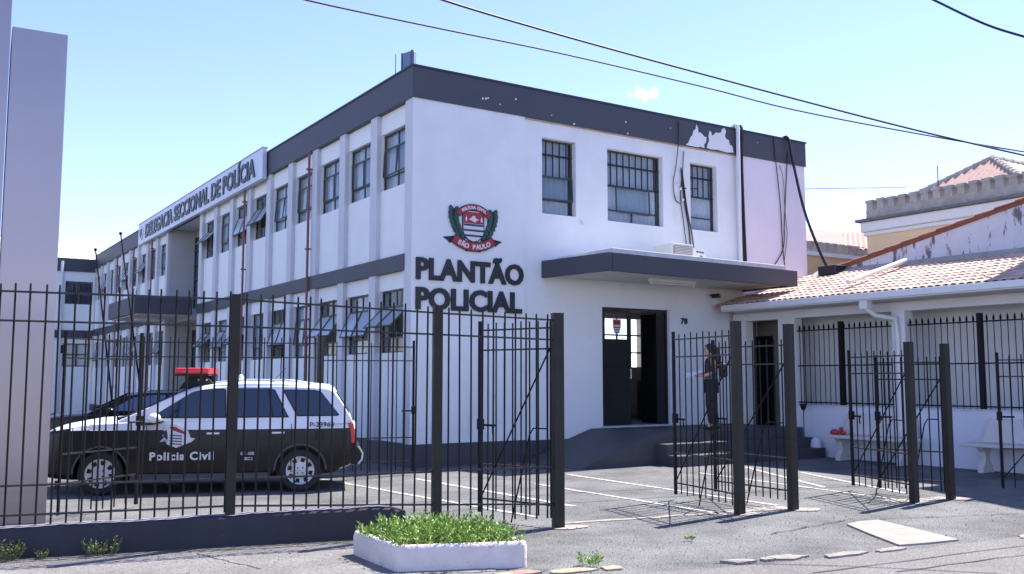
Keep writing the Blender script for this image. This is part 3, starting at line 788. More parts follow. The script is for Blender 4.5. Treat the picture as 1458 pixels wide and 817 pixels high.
em('shield_device', [(-.11, .13), (-.05, .17), (-.03, .20), (.02, .20), (.04, .16), (.11, .13), (.05, .11), (.03, .075), (-.01, .09), (-.03, .10)], .036, .042, M['emwhite'])
for s in (-1, 1):
    em('shield_device', [(s * .165, .20), (s * .185, .14), (s * .18, .09), (s * .15, .09), (s * .145, .14)], .036, .042, M['emwhite'])
    # wreath: lobed leaves up each side
    lobes = []
    base = [(s * (.20 + .20 * sin(t * pi * .62)) + s * .04, -.24 + .56 * t) for t in [i / 8 for i in range(9)]]
    outl = []
    n = 30
    for i in range(n + 1):
        t = i / n
        x = .29 + .20 * sin(t * pi * .66) + .026 * abs(sin(t * pi * 5)); outl.append((s * x, -.26 + .60 * t))
    for i in range(n, -1, -1):
        t = i / n
        x = .17 + .16 * sin(t * pi * .62) - .0 - .020 * abs(sin(t * pi * 5)); outl.append((s * (x if t < .93 else x + .06), -.26 + .56 * t))
    em('wreath_back', outl, .001, .018, M['emblack'])
    for i in range(7):
        t = (i + .4) / 7
        cx = s * (.255 + .185 * sin(t * pi * .64)); cy = -.24 + .56 * t
        for side in (-1, 1):
            an = s * (.30 if side * s > 0 else -.35) + s * .25 * (.4 - t)
            lf = [(0, 0), (.045, .05), (.034, .10), (0, .13), (-.034, .10), (-.045, .05)]
            em('wreath_leaf', [(cx + side * .038 + u * cos(an) + v * sin(an), cy - u * sin(an) + v * cos(an) - .03) for u, v in lf], .018, .028 + .001 * i, M['emgreen'])
    em('ribbon_tail', [(s * .42, -.20), (s * .64, -.235), (s * .53, -.30), (s * .50, -.34), (s * .40, -.28)], .003, .014, M['emblack'])
    em('stem', [(s * .02, -.42), (s * .10, -.46), (s * .17, -.47), (s * .15, -.43), (s * .06, -.38)], .001, .012, M['emblack'])
em('ribbon_top', arc_band(0, -.10, .40, .525, -.86, .86), .034, .040, M['emblack'])
em('ribbon_top', arc_band(0, -.10, .412, .513, -.84, .84), .040, .046, M['emred'])
em('ribbon_bottom', arc_band(0, .33, .62, .80, pi - .66, pi + .66), .034, .040, M['emblack'])
em('ribbon_bottom', arc_band(0, .33, .635, .785, pi - .64, pi + .64), .040, .046, M['emred'])
def arc_text(s, cx, cy, R, a0, a1, h, top):
    n = len(s)
    for i, ch in enumerate(s):
        if ch == ' ': continue
        a = a0 + (a1 - a0) * (i + .5) / n
        me = text_mesh(ch, h * 1.38, .003, .006); bb = bounds(me)
        for v in me.vertices: v.co.x -= (bb[0] + bb[1]) / 2
        me.materials.clear(); me.materials.append(M['emwhite'])
        x = cx + R * sin(a); z = cy + R * cos(a)
        rot = a if top else a - pi
        o = bpy.data.objects.new('letter', me); C.objects.link(o); o.parent = EM
        o.location = (x, -.049, z); o.rotation_euler = (q, rot, 0)
arc_text('POLÍCIA CIVIL', 0, -.10, .435, -.60, .60, .050, True)
arc_text('SÃO PAULO', 0, .33, .755, pi + .50, pi - .50, .085, False)

# house number
HN = thing('house_number', 'small black digits 78 on the white wall right of the entrance door', 'number', (6.46, .03, 2.72))
letters('78', HN, (0, -.004, 0), (q, 0, 0), .19, .12, .008, .02, M['letter'], name='digit')

# floodlight and aerial on the parapet
FLD = thing('floodlight', 'square floodlight standing on the roof corner above the crest', 'floodlight', (.02, .16, 7.235))
T = Matrix.Translation((.06, .42, 7.235)) @ Matrix.Rotation(radians(-75), 4, 'Z')
b = MB(); b.box(-.13, .13, .02, .14, .07, .38, T); bevel(b.build('case', M['chrome'], FLD), .01)
b = MB(); b.box(-.11, .11, .008, .02, .09, .36, T); b.build('glass', M['windshield'], FLD)
b = MB(); b.box(-.145, -.13, -.0, .06, 0, .38, T); b.box(.13, .145, 0, .06, 0, .38, T); b.box(-.13, .13, -.0, .06, 0, .02, T); b.build('bracket', M['frame'], FLD)
b = MB(); b.tube([(.1, .95, 7.235), (.1, .95, 7.72)], .008, 5); tag(b.build('aerial', M['frame']), 'thin vertical aerial on the parapet left of the floodlight', 'aerial')

# things on and under the canopy
AC = thing('air_conditioner', 'ivory window air conditioner case sitting on the entrance canopy', 'air conditioner', (5.6, -.75, 3.93))
b = MB(); b.box(5.30, 5.88, -1.0, -.45, 3.945, 4.26); bevel(b.build('case', M['ac'], AC), .01)
b = MB(); b.box(5.34, 5.84, -1.02, -.998, 3.985, 4.21); b.build('vent_panel', mat('grey_vent', (.22, .21, .20), .7), AC)
for i in range(7):
    b = MB(); b.box(5.345, 5.835, -1.034, -1.02, 4.0 + i * .030, 4.012 + i * .030); b.build('louvre', M['ac'], AC)
for x in (5.36, 5.78): b = MB(); b.box(x, x + .06, -.98, -.47, 3.93, 3.945); b.build('foot', M['frame'], AC)
NB = thing('notice_board', 'small white board with faint dark print leaning beside the air conditioner', 'board', (6.05, -.9, 3.93))
b = MB(); b.box(5.90, 6.22, -1.0, -.98, 3.93, 4.20); b.build('board', M['pvc'], NB)
for i, (a, c, z) in enumerate(((5.96, 6.02, 4.11), (6.04, 6.09, 4.105), (6.10, 6.17, 4.10), (6.05, 6.13, 4.02))):
    b = MB(); b.box(a, c, -1.004, -1.0, z, z + .03); b.build('print_mark', M['frame'], NB)
TL = thing('tube_lamp', 'white fluorescent tube fitting under the entrance canopy', 'lamp', (5.43, -.85, 3.53))
b = MB(); b.box(4.84, 6.02, -.91, -.79, 3.47, 3.53); b.build('housing', M['pvc'], TL)
b = MB(); b.tube([(4.88, -.85, 3.445), (5.98, -.85, 3.445)], .018, 8); b.build('tube', M['pvc'], TL)
for x in (4.85, 5.98): b = MB(); b.box(x, x + .03, -.88, -.82, 3.42, 3.47); b.build('end_cap', M['pvc'], TL)
SCm = thing('security_camera', 'small dark security camera on the wall beneath the canopy right end', 'camera', (7.35, 0, 3.35))
b = MB(); b.tube([(7.35, .04, 3.38), (7.35, -.1, 3.38)], .02, 8); b.build('arm', M['frame'], SCm)
b = MB(); b.box(7.27, 7.37, -.28, -.08, 3.30, 3.39); bevel(b.build('case', M['black'], SCm), .01)
b = MB(); b.tube([(7.32, -.28, 3.345), (7.32, -.31, 3.345)], .03, 8); b.build('lens', M['carglass'], SCm)

# ------------------------------------------------------------------ annex on the right with lean-to tiled roof
AX = thing('annex_house', 'low white annex with lean-to clay tile roof and tall peeling gable wall', 'building', (8, -4, 0))
b = MB(); b.box(8.0, 8.16, -12, -1.76, 0, 1.0); b.build('low_wall', M['annexlow'], AX)
b = MB(); b.box(7.985, 8.175, -12, -1.76, 1.0, 1.03); b.build('sill', M['slab'], AX)
FA = lambda u, v, d: Vector((8.75 + d, u, v))
wall_grid(FA, -12, -.05, 0, 3.2, [], .15).build('wall', M['annex'], AX)
b = MB(); b.box(8.0, 8.745, -12, -.05, 2.97, 3.06); b.box(7.42, 8.0, -12, -.25, 3.0, 3.03); b.build('soffit', M['annex'], AX)
b = MB(); b.box(7.95, 8.18, -12, -.05, 2.80, 2.965); b.build('beam', M['annex'], AX)
b = MB(); b.box(7.34, 7.46, -12, -.28, 3.01, 3.13); b.box(7.36, 7.44, -12, -.28, 2.985, 3.01); bevel(b.build('gutter', M['pvc'], AX), .02)
for y0, y1, x0 in ((-.41, -.05, 7.96), (-1.76, -1.32, 7.96), (-4.33, -4.05, 7.95)):
    b = MB(); b.box(x0, 8.19, y0, y1, 0, 2.80); b.build('column', M['annex'], AX)
b = MB(); b.box(8.17, 8.74, -12, -.05, -.05, .16); b.box(8.0, 8.17, -1.3, -.42, -.05, .16); b.build('veranda_floor', M['plinth'], AX)
b = MB(); b.box(7.55, 7.95, -2.35, -1.3, 0, .14); b.build('step', M['plinth'], AX)
b = MB(); b.tube([(7.44, -3.86, 2.98), (7.44, -3.86, 2.86), (7.62, -3.95, 2.72), (7.88, -4.18, 2.66), (7.90, -4.2, 2.4), (7.90, -4.2, .1)], .045, 8); b.build('down_pipe', M['pvc'], AX, smooth=True)
b = MB(); b.box(7.38, 7.54, -3.95, -3.78, 2.84, 3.0); b.build('rain_head', M['pvc'], AX)
olive = mat('olive_passage_shade', (.20, .185, .145), .9, var=.08)  # olive wall tone with the passage shade put into the colour
b = MB(); b.box(8.19, 8.72, -.012, -.001, .16, 2.96); b.box(8.725, 8.748, -1.32, -.05, .16, 2.96); b.build('passage_shade_panel', olive, AX)  # thin panels added over the passage walls to carry that shade
GT = thing('passage_grille', 'dark barred grille door in the passage beside the porch', 'door', (8.7, -.3, .16))
b = MB(); b.box(8.705, 8.722, -.50, -.06, .17, 2.5); b.build('door_leaf', M['black'], GT)
for i in range(5): b = MB(); b.box(8.665, 8.685, -.50 + i * .105, -.482 + i * .105, .2, 2.5); b.build('bar', M['iron'], GT)
for z in (.22, 1.3, 2.46): b = MB(); b.box(8.66, 8.69, -.51, -.05, z, z + .035); b.build('rail', M['iron'], GT)
# peeling gable wall with coping
gz = lambda y: 3.90 - .203 * y
b = MB(); b.prism([(-.30, 3.85), (-.30, gz(-.30)), (-13, gz(-13)), (-13, 3.6), (-6, 3.6)], 0, .2, lambda u, v, d: Vector((10.5 + d, u, v))); b.build('gable_wall', M['peelwall'], AX)
b = MB(); b.box(10.5, 10.7, -13, -.02, 0, 3.60); b.build('rear_wall', M['annex'], AX)
# lean-to roof
X0, Z0, X1, Z1 = 7.42, 3.13, 10.52, 3.97
sl = atan2(Z1 - Z0, X1 - X0); SLn = sqrt((X1 - X0) ** 2 + (Z1 - Z0) ** 2)
b = MB(); b.prism([(X0, Z0 - .06), (X1, Z1 - .06), (X1, Z1 - .02), (X0, Z0 - .02)], -12.5, -.05, lambda u, v, d: Vector((u, d, v))); b.build('roof_bed', M['redtile'], AX)
def tile_mesh(name, m, L=.46, r0=.118, r1=.098, seg=6, lobes=1):
    b = MB()
    for lb_ in range(lobes):
        oy = (lb_ - (lobes - 1) / 2) * r0 * 2.02
        vs = []
        for (x, r) in ((0, r0), (L, r1)):
            for k in range(seg + 1):
                a = pi * k / seg; vs.append((x, oy + cos(a) * r, sin(a) * r * .62))
        for (x, r) in ((0, r0 - .014), (L, r1 - .014)):
            for k in range(seg + 1):
                a = pi * k / seg; vs.append((x, oy + cos(a) * r, sin(a) * r * .62 - .004))
        n = seg + 1; fs = [(k, k + 1, n + k + 1, n + k) for k in range(seg)] + [(2 * n + k + 1, 2 * n + k, 3 * n + k, 3 * n + k + 1) for k in range(seg)]
        fs += [(k + 1, k, 2 * n + k, 2 * n + k + 1) for k in range(seg)]
        b.add(vs, fs)
    return b.mesh(name, m, smooth=50)
rows = 10; step = SLn / rows
tm = tile_mesh('roof_tile', M['tile'], L=step + .06, r0=.074, r1=.064, seg=5, lobes=2)
r = random.Random(3)
stuffv = MB(); TP = .292; NC = 28
for j in range(rows):
    for i in range(NC):
        y = -.20 - i * TP
        x = X0 + cos(sl) * (j * step - .03); z = Z0 + sin(sl) * (j * step - .03)
        place('roof_tile', tm, AX, (x, y, z + .004), (r.uniform(-.02, .02), -sl + .04 + r.uniform(-.010, .010), r.uniform(-.02, .02)), world=True)
for i in range(NC * 2, NC * 2 + 26):                                 # beyond the right edge of the picture
    y = -.125 - i * TP / 2
    stuffv.tube([(X0, y, Z0 + .01), (X1, y, Z1 + .01)], .065, 8)
so = stuffv.build('roof_tile_rows', M['tile'], AX); so['kind'] = 'stuff'
cm = tile_mesh('coping_tile', M['coping'], L=.50, r0=.15, r1=.13)
gs = atan2(.203, 1)
for i in range(30):
    y = -.05 - i * .43 * cos(gs)
    place('coping_tile', cm, AX, (10.6, y, gz(y) + .01), (r.uniform(-.05, .05), -gs + .03, -pi / 2 + r.uniform(-.03, .03)), world=True)
b = MB(); b.prism([(-.02, gz(0) - .05), (-13, gz(-13) - .05), (-13, gz(-13) + .01), (-.02, gz(0) + .01)], -.04, .24, lambda u, v, d: Vector((10.5 + d, u, v))); b.build('coping_bed', M['coping'], AX)
b = MB(); b.prism([(10.30, Z1 - .02), (10.499, Z1 - .02), (10.499, Z1 + .10)], -12.5, -.3, lambda u, v, d: Vector((u, d, v))); b.build('roof_flashing', M['castle'], AX)
# unseen block added past the right edge, shaped to cast the yard shadow
SCB = thing('shadow_caster_block', 'tall plain unseen block added outside the right edge to cast the yard shadow', 'building', (14, -9, 0))
b = MB(); b.prism([(10.85, -5.65), (9.9, -7.6), (8.9, -12), (20, -12), (20, -5.65)], 0, 9.2, UP); b.build('wall', M['annex'], SCB)
b = MB(); b.prism([(10.75, -5.62), (9.8, -7.6), (8.8, -12.1), (20.1, -12.1), (20.1, -5.62)], 9.2, 9.35, UP); b.build('roof', M['redtile'], SCB)

o = MB(); o.tube([(7.99, -3.09, 3.44), (10.21, -2.86, 4.04)], .05, 10)
tag(o.build('drain_pipe', M['pvc'], smooth=True), 'white plastic pipe lying across the clay roof tiles', 'pipe')
b = MB(); b.box(10.1, 10.46, -1.15, -.65, 3.9, 4.12)
tag(bevel(b.build('junction_box', M['black']), .02), 'black box at the foot of the thick roof cable', 'box')

RL = thing('railing', 'black spear topped railing on the low white annex wall', 'railing', (8.08, -4, 1.03))
bb = MB(); bb.tube([(0, 0, 0), (0, 0, 1.54)], .0085, 6); bb.tube([(0, 0, 1.53), (0, 0, 1.57), (0, 0, 1.61), (0, 0, 1.66)], [.009, .022, .018, .002], 6)
bm_ = bb.mesh('bar', M['iron'], smooth=True)
y = -1.82
while y > -8.6:
    if not (-4.36 < y < -4.02): place('bar', bm_, RL, (8.04, y, 1.0), world=True)
    y -= .122
for a, c in ((-1.76, -4.05), (-4.33, -8.8)):
    for z in (1.06, 1.80, 2.52):
        b = MB(); b.box(8.025, 8.055, min(a, c), max(a, c), z, z + .025); b.build('rail', M['iron'], RL)
for y in (-2.84, -5.72, -8.2):
    b = MB(); b.box(8.0, 8.08, y - .04, y + .04, 1.03, 2.68); b.build('post', M['iron'], RL)

def bench(name, label, y0, y1):
    t = thing(name, label, 'bench', (7.62, (y0 + y1) / 2, 0), group='concrete benches along the annex wall')
    b = MB(); b.box(7.42, 7.84, y0, y1, .42, .48); bevel(b.build('seat', M['bench'], t), .015)
    b = MB(); b.prism([(y0 + .16, .48), (y1 - .16, .48), (y1 - .24, .88), (y0 + .24, .88)], 0, .05, lambda u, v, d: Vector((7.84 + d + (v - .48) * .22, u, v))); bevel(b.build('backrest', M['bench'], t), .01)
    for yy in (y0 + .32, y1 - .32):
        b = MB(); b.prism([(7.48, 0), (7.82, 0), (7.78, .10), (7.70, .20), (7.72, .34), (7.80, .42), (7.46, .42), (7.56, .34), (7.58, .2), (7.50, .10)], yy - .05, yy + .05, lambda u, v, d: Vector((u, d, v)))
        bevel(b.build('leg', M['bench'], t), .008)
bench('bench', 'white concrete bench beside the porch with a red cloth on it', -4.72, -2.78)
bench('bench', 'white concrete bench nearest the right edge of the picture', -7.6, -5.62)
b = MB(); r = random.Random(8)
b.sphere((7.6, -2.98, .53), .085, 12, 8, (1, 1.2, .62)); b.sphere((7.64, -3.12, .52), .065, 10, 7, (1, 1.1, .6)); b.sphere((7.66, -3.07, .585), .045, 10, 7, (.9, 1, .8))
for i in range(len(b.v)): v = b.v[i]; b.v[i] = (v[0] + r.uniform(-.012, .012), v[1] + r.uniform(-.012, .012), max(.482, v[2] + r.uniform(-.012, .012)))
tag(b.build('crumpled_cloth', M['red'], smooth=True), 'crumpled red cloth lying on the end of the bench', 'cloth')
GL = thing('garden_torch', 'dark cup shaped torch on a thin rod before the annex wall', 'torch', (7.72, -2.13, .14))
b = MB(); b.tube([(7.72, -2.13, .14), (7.72, -2.13, .93)], .010, 6); b.build('rod', M['rail'], GL)
b = MB(); b.tube([(7.72, -2.13, .91), (7.72, -2.13, .97), (7.72, -2.13, 1.04), (7.72, -2.13, 1.05)], [.02, .055, .075, .06], 12); b.build('cup', M['black'], GL)
b = MB(); b.sphere((7.83, -2.32, .22), .14, 10, 7, (.6, .9, 1.25)); r = random.Random(4)
b.v = [(v[0] + r.uniform(-.01, .01), v[1] + r.uniform(-.01, .01), v[2]) for v in b.v]
tag(b.build('sack', M['annexlow'], smooth=True), 'small pale sack slumped at the wall foot behind the torch', 'sack')

# ------------------------------------------------------------------ old crenellated building behind
CS = thing('old_barracks', 'ochre old building behind with grey battlements, white cornice and clay hip roof', 'building', (25, 5, 0))
b = MB(); b.box(25, 25.6, -26, 8.97, 0, 7.25); b.box(25.6, 40, 8.4, 8.97, 0, 7.25); b.build('wall', M['ochre'], CS)
b = MB(); b.box(24.9, 25.7, -26, 9.07, 7.25, 7.42); b.box(24.82, 25.7, -26, 9.15, 7.42, 7.82); bevel(b.build('cornice', M['cornice'], CS), .05)
b = MB(); b.box(24.68, 25.7, -26, 9.30, 7.82, 7.94); bevel(b.build('cornice_top', M['cornicetop'], CS), .03)
b = MB(); b.box(25, 25.35, -26, 8.97, 7.94, 8.32); b.box(25.35, 39, 8.6, 8.97, 7.94, 8.32); b.build('parapet', M['castle'], CS)
mm = MB(); mm.box(0, .37, -.145, .145, 0, .30); mm.box(-.03, .40, -.175, .175, .30, .42)
mer = mm.mesh('merlon', M['castle'])
for i in range(40):
    place('merlon', mer, CS, (24.99, 8.80 - i * .49, 8.32), (0, random.uniform(-.02, .02), random.uniform(-.03, .03)), (1, random.uniform(.92, 1.05), random.uniform(.9, 1.04)), world=True)
def hip_tiles(name, corners, m, n, parent):
    """ribbed clay roof face: eave a-b, ridge d-c; ribs run straight down the slope"""
    a, bq, c, d = [Vector(p) for p in corners]
    b = MB(); e = (bq - a); el = e.length; e.normalize()
    nrm = (bq - a).cross(d - a).normalized()
    if nrm.z < 0: nrm = -nrm
    upv = nrm.cross(e)
    if upv.z < 0: upv = -upv
    pd = ((d - a).dot(e), (d - a).dot(upv)); pc = ((c - a).dot(e), (c - a).dot(upv)); Hh = pd[1]
    vs = []; k = n * 2
    lo, hi = min(0, pd[0]), max(el, pc[0])
    for i in range(k + 1):
        t = lo + (hi - lo) * i / k; h = .07 if i % 2 else 0
        top = Hh; bot = 0
        if t < pd[0] and pd[0] > 0: top = Hh * t / pd[0]
        if t > pc[0] and pc[0] < el: top = Hh * (el - t) / (el - pc[0])
        if t < 0: bot = Hh * t / pd[0]
        if t > el: bot = Hh * (t - el) / (pc[0] - el)
        vs.append(a + e * t + upv * bot + nrm * h); vs.append(a + e * t + upv * top + nrm * h)
    b.add(vs, [(2 * i, 2 * i + 2, 2 * i + 3, 2 * i + 1) for i in range(k)])
    return b.build(name, m, parent)
A1 = (26.8, 10.2, 8.35); A2 = (26.8, 3.0, 8.35); AP = (30, 6.5, 10.59); AQ = (40, 6.5, 10.59)
hip_tiles('hip_roof', [A1, A2, AP, AP], mat('rosy_clay_roof', (.46, .30, .25), .9, var=.18, vscale=6), 26, CS)
hip_tiles('hip_roof', [A2, (40, 3.0, 8.35), AQ, AP], M['paletile'], 30, CS)  # same clay as the front face; sunlight is put into the paler colour
hip_tiles('hip_roof', [A1, (40, 10.2, 8.35), AQ, AP], M['paletile'], 30, CS)
for p, q in ((A1, AP), (A2, AP), (AP, AQ)):
    b = MB(); P0 = Vector(p); Q0 = Vector(q); n = 14
    for i in range(n):
        u = P0.lerp(Q0, i / n); v = P0.lerp(Q0, (i + 1.1) / n); b.tube([u + Vector((0, 0, .05)), v + Vector((0, 0, .05))], [.13, .10], 7)
    b.build('ridge', M['castle'], CS)
b = MB(); b.tube([(25.2, 5.9, 8.7), (25.2, 5.9, 9.6)], .02, 5); b.build('roof_rod', M['frame'], CS)

LW = thing('barracks_wing', 'lower wing of the old building with pale clay roof and crenellated eaves', 'building', (26, 13, 0))
b = MB(); b.box(20.5, 31, 13, 13.4, 0, 7.02); b.build('wall', M['ochre'], LW)
b = MB(); b.box(20.5, 31, 12.85, 13.4, 7.02, 7.20); b.build('cornice', M['cornice'], LW)
b = MB(); b.box(20.5, 31, 13, 13.25, 7.20, 7.36); b.build('parapet', M['castle'], LW)
for i in range(20):
    place('merlon', mer, LW, (20.8 + i * .52, 12.95, 7.32), (0, 0, pi / 2 + random.uniform(-.03, .03)), (.8, .95, .85), world=True)
hip_tiles('roof', [(20.5, 13.35, 7.5), (29.3, 13.35, 7.5), (32.9, 16.3, 8.98), (20.5, 16.3, 8.98)], M['paletile'], 40, LW)
hip_tiles('roof', [(29.3, 13.35, 7.5), (31.5, 10.5, 7.5), (36, 14.5, 9.9), (32.9, 16.3, 8.98)], mat('salmon_clay_roof', (.52, .28, .23), .9, var=.15, vscale=5), 16, LW)
b = MB(); b.prism([(29.3, 13.4), (31.5, 10.5), (31.7, 10.6), (29.5, 13.6)], 0, 7.5, UP); b.build('wall', M['castle'], LW)
b = MB(); b.prism([(30.08, 12.28), (30.44, 11.8), (30.42, 11.78), (30.06, 12.26)], 7.0, 7.45, UP); b.build('vent', M['greycloth'], LW)
cable('service_cable', [(6.50, -.03, 5.66), (9.5, 1.1, 6.15), (15, 3.3, 7.15), (25, 7.1, 8.95)], .012, None)
tag(bpy.data.objects['service_cable'], 'thin pale service wire running right from the wall insulator', 'cable')

# ------------------------------------------------------------------ aluminium clad pillar at the left edge
PL = thing('clad_pillar', 'tall aluminium clad pillar filling the left edge behind the fence', 'pillar', (-7.5, -3.4, 0))
T = Matrix.Translation((-6.18, -3.59, 0)) @ Matrix.Rotation(radians(-4), 4, 'Z')
for z0, z1 in ((0, 5.42),):
    b = MB(); b.box(-.56, 0, 0, .9, z0, z1, T); bevel(b.build('panel', M['clad'], PL), .006)
b = MB(); b.box(-3.2, -.572, -.03, .88, 0, 7.4, T); bevel(b.build('side_panel', M['clad'], PL), .006)
b = MB(); b.box(-.55, -.03, .02, .88, 0, 5.38, T); b.build('core', M['frame'], PL)
WL = thing('wall_lamp', 'small dark lamp jutting from the clad pillar at left edge', 'lamp', (-7.1, -3.6, 2.95))
b = MB(); b.box(-7.2, -6.93, -3.90, -3.58, 2.90, 3.02); bevel(b.build('hood', mat('maroon_metal', (.06, .02, .018), .4), WL), .02)
b = MB(); b.box(-7.17, -6.96, -3.86, -3.62, 2.885, 2.90); b.build('lens', M['frost'], WL)

# ------------------------------------------------------------------ low wall, fence, gates
LWL = thing('low_wall', 'long low dark painted wall with worn top at the sidewalk edge', 'wall', (-5, -6, 0))
A0 = Vector((-6.77, -5.60)); B0 = Vector((-3.32, -6.43)); dv = (B0 - A0).normalized(); nv = Vector((-dv.y, dv.x))
A9 = A0 - dv * 3.2
def WF(s, v, d): p = A9 + dv * s + nv * d; return Vector((p.x, p.y, v))
Ltot = (B0 - A9).length
b = MB(); n = 46; r = random.Random(2)
prof = []
for i in range(n + 1):
    s = Ltot * i / n; h = .225 + .075 * s / Ltot + r.uniform(-.007, .007)
    if i == n: h -= .05
    prof.append((s, h))
vs = []
for s, h in prof:
    j = r.uniform(-.008, .008)
    vs += [WF(s, -.1, -.11), WF(s, h - .02, -.10 + j), WF(s, h, -.085 + j), WF(s, h + .004, 0), WF(s, h, .085 - j), WF(s, h - .02, .10), WF(s, -.1, .11)]
fs = [(7 * i + k, 7 * i + 7 + k, 7 * i + 8 + k, 7 * i + 1 + k) for i in range(n) for k in range(6)] + [tuple(range(6, -1, -1)), tuple(7 * n + k for k in range(7))]
b.add(vs, fs); b.build('wall_body', M['lowwall'], LWL, smooth=35)
b = MB(); vs = []
for s, h in prof[:-1]: vs += [WF(s, h + .006, -.080), WF(s, h + .011, 0), WF(s, h + .006, .080)]
b.add(vs, [(3 * i + k, 3 * i + 3 + k, 3 * i + 4 + k, 3 * i + 1 + k) for i in range(n - 1) for k in range(2)]); b.build('worn_top', M['lowtop'], LWL)

FN = thing('street_fence', 'front fence of thin black bars between bronze steel posts', 'fence', (-5, -6, 0))
def add_post(name, x, y, z0, z1, wd, parent, ang=0, m='post'):
    b = MB(); h = wd / 2
    T = Matrix.Translation((x, y, 0)) @ Matrix.Rotation(ang, 4, 'Z')
    b.box(-h, h, -h, h, z0, z1, T); o = bevel(b.build(name, M[m], parent), .006)
    b = MB(); b.box(-h - .003, h + .003, -h - .003, h + .003, z1, z1 + .006, T); b.build('cap', M['rail'], o); return o
def bar_mesh(L, rr):
    b = MB(); b.tube([(0, 0, 0), (0, 0, L - .012), (0, 0, L)], [rr, rr, rr * .55], 6); return b.mesh('bar', M['iron'], smooth=True)
def railing_run(parent, p, q, zb0, zb1, zt0, zt1, rails, spacing, rr, skip=.05, seed=1, world=True):
    """bars from p to q; rails given as (start z, end z)"""
    p = Vector(p); q = Vector(q); L = (q - p).length; n = max(1, round((L - 2 * skip) / spacing)); d = (q - p).normalized()
    r = random.Random(seed); me = bar_mesh((zt0 + zt1) / 2 - (zb0 + zb1) / 2, rr)
    for i in range(n + 1):
        s = skip + (L - 2 * skip) * i / n; t = s / L; c = p + d * s
        place('bar', me, parent, (c.x, c.y, zb0 + (zb1 - zb0) * t + r.uniform(-.008, .008)), (r.uniform(-.005, .005), r.uniform(-.005, .005), 0), (1, 1, ((zt0 + (zt1 - zt0) * t) - (zb0 + (zb1 - zb0) * t)) / ((zt0 + zt1) / 2 - (zb0 + zb1) / 2)), world=world)
    for a, c in rails:
        b = MB(); nn = Vector((-d.y, d.x)) * .004
        P0 = Vector((p.x, p.y, a)); Q0 = Vector((q.x, q.y, c))
        h = .009; k = Vector((nn.x, nn.y, 0)) * 2.2
        vs = [P0 - k + Vector((0, 0, -h)), P0 + k + Vector((0, 0, -h)), P0 + k + Vector((0, 0, h)), P0 - k + Vector((0, 0, h)), Q0 - k + Vector((0, 0, -h)), Q0 + k + Vector((0, 0, -h)), Q0 + k + Vector((0, 0, h)), Q0 - k + Vector((0, 0, h))]
        b.add(vs, [(0, 1, 2, 3), (7, 6, 5, 4), (0, 4, 5, 1), (1, 5, 6, 2), (2, 6, 7, 3), (3, 7, 4, 0)])
        b.build('rail', M['rail'], parent, world=world)
fa = atan2(dv.y, dv.x)
PT = [(-4.93, -6.04), (-2.99, -6.50), (-1.72, -6.83)]
PW = (-8.6, -5.16)
add_post('post', *PT[0], .20, 2.345, .090, FN, fa); add_post('post', *PT[1], 0, 2.29, .092, FN, fa); add_post('post', *PT[2], 0, 2.24, .112, FN, fa - .05)
railing_run(FN, PW, PT[0], .24, .30, 2.42, 2.375, [(2.34, 2.305), (2.08, 2.045), (.62, .615), (.36, .365)], .122, .0095, seed=1)
railing_run(FN, PT[0], PT[1], .30, .20, 2.375, 2.29, [(2.305, 2.22), (2.045, 2.0), (.615, .615), (.365, .29)], .118, .0095, .11, seed=2)
railing_run(FN, PT[1], PT[2], .12, .10, 2.29, 2.23, [(2.22, 2.17), (2.0, 1.96), (.62, .63), (.29, .24)], .125, .0095, .12, seed=3)

def gate(label, hinge, free, zb, zt, n, hp=None, hpz=None, brace=True, latch=True, stay=True, group='gate leaves standing open along the yard front', name='gate_leaf', rails=None):
    H = Vector(hinge); Fp = Vector(free); L = (Fp - H).length
    t = thing(name, label, 'gate', (H.x, H.y, 0), atan2(Fp.y - H.y, Fp.x - H.x), group)
    me = bar_mesh(zt - zb, .009)
    r = random.Random(int(L * 1000))
    for i in range(1, n):
        place('bar', me, t, (L * i / n, 0, zb + r.uniform(-.012, .012)))
    def bx(nm, x0, x1, z0, z1, w=.012, m='rail', T=None):
        b = MB(); b.box(x0, x1, -w, w, z0, z1, T); return b.build(nm, M[m], t, world=False)
    bx('end_stile', L - .018, L + .018, zb - .02, zt + .03, .016, 'iron')
    bx('hinge_stile', .05, .075, zb, zt, .012, 'iron')
    for z in (rails or (zt - .075, zt - .30, .60, .22)):
        b = MB(); b.box(.075, L - .018, -.009, .009, z - .009, z + .009); b.build('rail', M['rail'], t, world=False)
    for z in (.35, zt - .25):
        b = MB(); b.tube([(.02, 0, z), (.02, 0, z + .09)], .016, 8); b.box(.02, .07, -.005, .005, z + .03, z + .06); b.build('hinge', M['iron'], t, world=False)
    if brace:
        b = MB(); b.tube([(.07, .014, zt - .30), (L - .02, .014, .22)], .009, 6); b.build('brace', M['iron'], t, world=False)
    if latch:
        b = MB(); b.tube([(L - .19, -.03, 1.03), (L + .03, -.03, 1.03)], .014, 6); b.tube([(L - .16, -.03, 1.03), (L - .16, -.035, .93)], .010, 5); b.box(L - .03, L + .03, -.04, .02, .98, 1.10); b.build('latch', M['iron'], t, world=False)
    if stay:
        b = MB(); b.tube([(.10, .03, 1.02), (L * .26, .035, 1.02), (L * .30, .05, .95), (L * .50, .10, .01)], .0085, 6); b.build('drop_rod', M['iron'], t, world=False)
    return t
gate('open gate leaf hinged on the broad post right of the planter', (-1.72, -6.80), (-2.06, -5.80), .09, 2.17, 9)
G2 = [(.60, -7.17), (1.40, -7.26), (3.17, -7.66), (3.88, -7.70)]
gate('open gate leaf in front of the person and porch, its free end low and heavy', G2[0], (.88, -5.80), .09, 2.13, 10)
gate('second open gate leaf, narrow seen between the two middle bronze posts', G2[1], (1.46, -5.93), .10, 2.03, 11)
